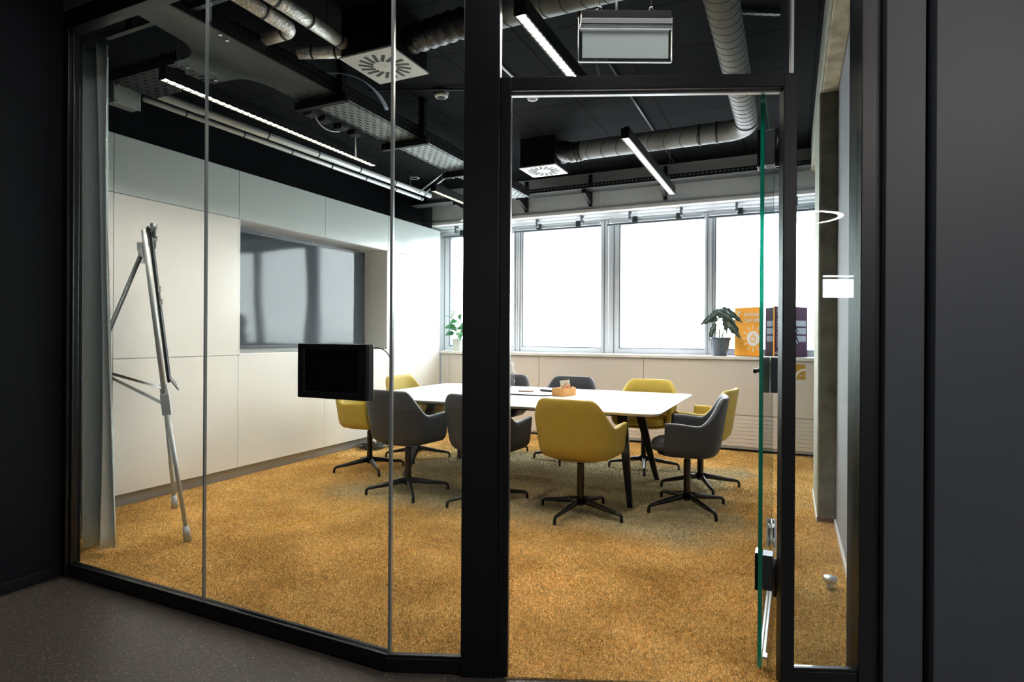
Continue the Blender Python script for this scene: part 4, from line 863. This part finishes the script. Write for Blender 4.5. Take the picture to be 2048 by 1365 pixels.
# junction boxes
t = thing('junction_box', (-4.5, 2.76, 2.97), 'grey plastic junction box hanging under the ceiling at the left', 'junction box')
B().box(-4.56, -4.47, 2.68, 2.87, 2.985, 3.12).build('case', 'plastic', t, bevel=.004)
lid = B().box(-4.47, -4.455, 2.675, 2.875, 2.98, 3.125).build('lid', 'plastic', t, bevel=.004)
for y_ in (2.69, 2.86):
    for z_ in (2.995, 3.11): B().box(-4.4555, -4.453, y_-.005, y_+.005, z_-.005, z_+.005).build('screw', 'bezel', lid)
b = B()
for q, (a0, a1, z_) in enumerate(((2.73, 2.83, 3.075), (2.73, 2.83, 3.062), (2.76, 2.81, 3.03), (2.745, 2.82, 3.02))):
    for k_ in range(7):
        y_ = a0+(a1-a0)*k_/7; b.box(-4.4555, -4.4540, y_, y_+(a1-a0)/11, z_-.003, z_+.003)
b.build('printed_marks', 'kick', lid)
b = B(); b.tube(bez((-4.50, 2.66, 3.12), (-4.50, 2.60, 3.05), (-4.50, 2.62, 3.02), (-4.50, 2.70, 3.00)), .006, 8); b.build('cable', 'plasticwhite', t, smooth=True)
t = thing('junction_box', (-4.55, 2.56, 3.0), 'grey junction box mostly hidden behind the curtain edge', 'junction box'); B().box(-4.62, -4.53, 2.50, 2.66, 3.03, 3.14).build('case', 'plastic', t, bevel=.004); B().box(-4.5299, -4.515, 2.495, 2.665, 3.025, 3.145).build('lid', 'plastic', t, bevel=.004)
for x_, y_, z_ in ((-4.52, 2.77, 3.12), (-4.58, 2.58, 3.14)): B().tube([(x_, y_, z_), (x_, y_, CZ)], .003, 6).build('hanging_rod', 'seam', bpy.data.objects['junction_box' if y_ > 2.7 else 'junction_box.001'])
# ------------------------------------------------------------------ cable trays
t = thing('cable_tray', (-2.96, 4.4, 2.97), 'long perforated cable tray running under the ceiling toward the windows', 'cable tray')
tx0, tx1, tz = -3.19, -2.86, 2.97
B().box(tx0, tx1, 3.2, 6.55, tz, tz+.003).build('floor_sheet', 'perfY', t)
B().box(tx1, tx1+.004, 1.95, 6.55, tz, tz+.10).build('side_rail', 'railY', t); B().box(tx0-.004, tx0, 2.9, 6.55, tz, tz+.10).build('side_rail', 'railY', t)
b = B(); b.box(tx0+.01, tx0+.025, 3.2, 6.55, tz-.003, tz-.0005); b.box(tx1-.03, tx1-.012, 3.2, 6.55, tz-.003, tz-.0005); b.build('folded_edge', 'traysteel', t)
# wide smooth junction sheet with a curved side at the near end
b = B(); cv = [(-2.866, 1.95), (-2.866, 3.2), (-3.186, 3.2), (-3.186, 2.98)]+[(-3.186-.10*(1-math.cos(a)), 2.98-.22*math.sin(a)) for a in np.linspace(0, PI/2, 8)][1:]+[(-3.44, 2.74), (-3.44, 2.42)]+[(-3.34+.20*math.sin(a), 2.42-.22*(1-math.cos(a))) for a in np.linspace(0, PI/2, 8)]+[(-3.10, 1.95)]
b.prism(cv, tz-.001, tz+.003); sh = b.build('junction_sheet', 'traysteel', t)
b = B()
for q in range(9):
    for y_ in (3.13,): pass
for x_, y_ in ((-2.88, 2.3), (-2.90, 2.36), (-3.17, 3.08), (-3.17, 2.95), (-3.0, 3.1), (-3.05, 3.13), (-2.93, 3.0), (-3.42, 2.7), (-3.42, 2.5)): b.lathe([(.010, -.010), (.010, -.001)], (x_, y_, tz), 10)
b.build('bolts', 'chrome', sh)
t = thing('cable_tray', (-4.1, 2.58, 2.97), 'black perforated cable tray branching left toward the junction boxes', 'cable tray')
B().box(-4.10, -3.441, 2.44, 2.74, tz, tz+.003).build('floor_sheet', 'perfX', t); B().box(-4.10, -3.441, 2.741, 2.745, tz, tz+.08).build('side_rail', 'railX', t); B().box(-4.10, -3.441, 2.435, 2.439, tz, tz+.08).build('side_rail', 'railX', t)
def cantilever(y, label):
    t = thing('tray_bracket', (-3.02, y, 2.9), label, 'bracket', 'black brackets under the cable tray')
    b = B(); b.box(-3.24, -2.78, y-.022, y+.022, 2.905, 2.966); b.build('arm', 'plenum', t, bevel=.006); B().box(-2.852, -2.80, y-.022, y+.022, 2.967, CZ).build('hanger', 'railY', t); B().box(-3.23, -2.79, y-.026, y-.0225, 2.903, 2.907).build('lower_lip', 'traysteel', t)
    for x in (-3.12, -3.05, -2.95): B().lathe([(.006, -.006), (.006, -.0005)], (x, y, 2.904), 8).build('bolt', 'chrome', t)
cantilever(3.22, 'black tray bracket beneath the cable tray, nearest the glass'); cantilever(4.22, 'black tray bracket beneath the cable tray, middle one right of the glass corner'); cantilever(5.22, 'black tray bracket beneath the cable tray, beside the thick post')
for i, y in enumerate((3.36, 3.50, 3.68, 3.84)):
    lab = ['small dark outlet box under the cable tray, nearest the glass', 'small dark outlet box under the cable tray with a white cable loop', 'small dark outlet box under the cable tray, third from the glass', 'small dark outlet box under the cable tray above a hanging white cable'][i]
    t = thing('outlet_box', (-3.21, y, 2.9), lab, 'outlet box', 'outlet boxes under the cable tray'); B().box(-3.275, -3.195, y-.04, y+.04, 2.925, 2.965).build('case', 'bezel', t, bevel=.003); B().box(-3.27, -3.20, y-.035, y+.035, 2.920, 2.9245).build('cover', 'traysteel', t)
b = B(); b.tube(bez((-3.23, 3.40, 2.93), (-3.23, 3.45, 2.86), (-3.23, 3.55, 2.86), (-3.23, 3.66, 2.90)), .005, 8); tag(b.build('white_cable', 'plasticwhite', smooth=True), 'short white cable looping below the outlet boxes', 'cable')
b = B(); b.tube(bez((-3.24, 3.86, 2.92), (-3.25, 3.87, 2.80), (-3.25, 3.88, 2.86), (-3.32, 3.96, 2.80))+[Vector((-3.36, 4.02, 2.82))], .006, 8); tag(b.build('white_cable', 'plasticwhite', smooth=True), 'white cable hanging from the outlet boxes down to the left lamp', 'cable')
t = thing('cable_bundle', (-2.80, 3.45, 3.08), 'bundle of pale blue data cables looping out of the cable tray', 'cable'); b = B()
for q in range(9): o_ = q*.010; b.tube(bez((-2.90, 3.10+o_, 3.07), (-2.72-o_*.4, 3.15, 3.10+o_*.4), (-2.66-o_*.5, 3.42, 3.09+o_*.3), (-2.76-o_*.3, 3.66, 3.00)), .0032, 6)
b.build('cables', 'cableblue', t, smooth=True)
t = thing('cable_tray', (-1.4, 6.8, 3.05), 'black slotted cable tray on brackets along the window bulkhead', 'cable tray')
fz = 3.045
b = B(); b.box(-2.92, XR-.12, 6.700, 6.704, fz, fz+.052); b.build('side_rail', 'railX', t); b = B()
cp = [(-2.92-.14*math.sin(a), 6.56+.14*math.cos(a)) for a in np.linspace(0, PI/2, 9)]+[(-3.06, 6.0)]
b.grid([[(x, y, fz) for x, y in cp], [(x, y, fz+.052) for x, y in cp]]); b.build('side_rail', 'plenum', t)
B().box(-2.95, XR-.12, 6.706, 6.93, fz, fz+.003).build('floor_sheet', 'perfFar', t); B().box(-2.95, XR-.12, 6.93, 6.934, fz, fz+.05).build('side_rail', 'railX', t)
for i, x in enumerate((-3.08, -2.23, -1.33, -.2)):
    t = thing('wall_bracket', (x, 6.82, 3.0), ['black slotted wall bracket under the far tray, beside the thick post', 'black slotted wall bracket under the far tray, right of the far vent', 'black slotted wall bracket under the far tray, behind the doorway lamp end', 'black slotted wall bracket under the far tray, behind the open door'][i], 'bracket', 'brackets of the far cable tray')
    B().box(x-.02, x+.02, 6.955, 6.994, fz-.16, CZ-.03).build('upright', 'railX', t)
    b = B(); b.bar((x, 6.70, fz-.032), (x, 6.96, fz-.075), .045, .05, (0, 0, 1), .045, .13); b.build('arm', 'plenum', t, bevel=.004)
    for yy in (6.75, 6.83, 6.90): B().lathe([(.006, 0), (.006, .004)], (x, yy, fz-.004), 8).build('bolt', 'chrome', t)
t = thing('cable_ladder', (-4.52, 7.3, 2.9), 'perforated steel riser with short black tray in the far left corner', 'cable tray')
B().box(-4.64, -4.50, 6.96, 6.966, 2.775, 3.12).build('riser', 'perfFar', t); B().box(-4.62, -3.62, 6.60, 6.604, 3.03, 3.085).build('side_rail', 'railX', t); B().box(-4.62, -3.62, 6.61, 6.80, 3.03, 3.034).build('floor_sheet', 'perfFar', t); B().bar((-3.9, 6.56, 3.00), (-3.9, 6.95, 2.95), .05, .06).build('arm', 'plenum', t)
# slanted steel channel seen on the ceiling above the door corner
b = B(); b.obox((-.20, 3.93, 3.285), (.55, .30, 0), (-.30, .55, 0), (0, 0, 1), .14, .013, .008); tag(b.build('steel_channel', 'perfFar'), 'short slanted perforated steel strip on the ceiling above the door corner', 'steel strip')
t = thing('flange_cap', (-1.14, 3.25, 3.22), 'round pale pipe cap beside the suspended blank sign', 'pipe cap'); B().lathe([(.05, -.03), (.055, -.02), (.055, .05)], (-1.10, 3.22, 3.22), 28).build('cap', 'alu', t, smooth=False); B().tube(bez((-1.13, 3.2, 3.20), (-1.17, 3.17, 3.17), (-1.18, 3.14, 3.14), (-1.13, 3.12, 3.12)), .009, 8).build('tail', 'seam', t)
# ------------------------------------------------------------------ emergency lamp hanging in the corridor in front of the glass
LC = Vector((-.512, 1.968, 0)); lu = rt; ln_ = fwd
t = thing('blank_sign_lamp', LC+Vector((0, 0, 2.22)), 'hanging emergency sign lamp with blank pale panel above the door', 'sign lamp')
def lb(bb, a0, a1, d0, d1, z0, z1): return bb.obox(LC+lu*(a0+a1)/2+ln_*(d0+d1)/2+Vector((0, 0, (z0+z1)/2)), lu, ln_, (0, 0, 1), (a1-a0)/2, (d1-d0)/2, (z1-z0)/2)
lb(B(), -.148, .150, -.02, .02, 2.360, 2.386).build('top_housing', 'black', t, bevel=.002); lb(B(), -.150, .152, -.022, .022, 2.334, 2.3595).build('housing', 'kick', t, bevel=.003)
lb(B(), -.151, .153, -.0235, -.0222, 2.336, 2.340).build('rim_strip', 'chrome', t)  # chrome strip along the lower front edge of the housing
pn = lb(B(), -.155, .155, -.005, .003, 2.222, 2.333).build('acrylic_panel', 'acrylic', t); lb(B(), -.144, .144, -.0065, -.0055, 2.232, 2.322).build('blank_face', 'emergency', pn)
e1 = B(); lb(e1, -.155, .155, -.0055, .0035, 2.2195, 2.2219); lb(e1, -.155, .155, -.0055, .0035, 2.3332, 2.3355); lb(e1, -.1575, -.1552, -.0055, .0035, 2.222, 2.37); lb(e1, .1552, .1575, -.0055, .0035, 2.222, 2.37); e1.build('bright_edges', 'alu', pn)
for s in (-.086, .088):
    p = LC+lu*s; b = B(); b.tube([p+lu*(.008*math.cos(a))+Vector((0, 0, 2.396+.011*math.sin(a))) for a in np.linspace(0, 2*PI, 17)], .0025, 7, cap=False); b.tube([p+Vector((0, 0, 2.405)), p+Vector((0, 0, CZ))], .0013, 6); b.build('hook_wire', 'chrome', t, smooth=True)
b = B(); b.tube([LC+lu*-.03+Vector((0, 0, 2.386)), LC+lu*-.03+Vector((0, 0, 2.42)), LC+lu*-.05+Vector((0, 0, 2.5)), LC+lu*-.05+Vector((0, 0, CZ))], .004, 8); b.build('supply_cable', 'plasticwhite', t, smooth=True)
# ------------------------------------------------------------------ corridor lamps behind the camera (seen only as reflections)
t = thing('ring_pendant', (3.84, -1.26, 2.71), 'glowing ring pendant lamp in the corridor', 'lamp')
b = B(); n_ = 64; b.grid([[(3.84+r_*math.cos(a), -1.26+r_*math.sin(a), z) for a in np.linspace(0, 2*PI, n_+1)] for r_, z in ((.445, 2.71), (.40, 2.71))]); b.build('ring_lens', 'ring', t)
b = B(); b.grid([[(3.84+r_*math.cos(a), -1.26+r_*math.sin(a), z) for a in np.linspace(0, 2*PI, n_+1)] for r_, z in ((.45, 2.715), (.45, 2.76), (.395, 2.76), (.395, 2.715), (.45, 2.715))]); b.build('ring_body', 'black', t); B().tube([(3.84, -.84, 2.76), (3.84, -.84, CZ)], .003, 6).build('hanging_wire', 'alu', t)
t = thing('lit_screen', (6.9, -3.4, 2.13), 'bright lit panel on the far corridor side', 'lit panel'); dd = Vector((.466, .167, 0)).normalized(); nd = Vector((-dd.y, dd.x, 0))
B().obox((6.77, -3.33, 2.13), dd, nd, (0, 0, 1), .25, .01, .155).build('panel', 'signlit', t); B().obox((6.77, -3.33, 2.335), dd, nd, (0, 0, 1), .25, .012, .014).build('top_light', 'signlit', t); B().obox((6.77, -3.33, 2.82), dd, nd, (0, 0, 1), .004, .004, .47).build('rod', 'alu', t)
def area(name, loc, rot, sx_, sy_, power, col, portal=False):
    l_ = bpy.data.lights.new(name, 'AREA'); l_.shape = 'RECTANGLE'; l_.size = sx_; l_.size_y = sy_; l_.energy = power; l_.color = col
    if portal: l_.cycles.is_portal = True
    o = bpy.data.objects.new(name, l_); COL.objects.link(o); o.location = loc; o.rotation_euler = rot; return o
# window portals (they only guide the sky light through the openings)
area('window_portal', (-2.25, 7.76, 1.95), (PI/2, 0, PI), 5.2, 1.72, 1, (1, 1, 1), True).rotation_euler = (-PI/2, 0, 0)
# added corridor fill lights, unseen, placed clear of the glass reflections
for i, (x, y, w, h, p) in enumerate(((-1.9, 1.30, .9, .22, 5), (-.15, 1.45, .9, .22, 5), (1.5, 1.9, .9, .22, 2.5), (3.3, .96, 1.4, .8, 34), (1.73, -5.5, 1.8, .4, 9))):
    t = thing('fill_light', (x, y, CZ-.03), ['added corridor fill light in front of the left glass', 'added corridor fill light in front of the open door', 'added corridor fill light in front of the grey wall panels', 'large added corridor fill light at the right', 'added corridor fill light close to the rear wall'][i], 'lamp')
    B().box(x-w/2-.02, x+w/2+.02, y-h/2-.02, y+h/2+.02, CZ-.03, CZ-.001).build('housing', 'white', t)
    a_ = area('lamp', (x, y, CZ-.034), (0, 0, 0), w, h, p, (1, .96, .92))
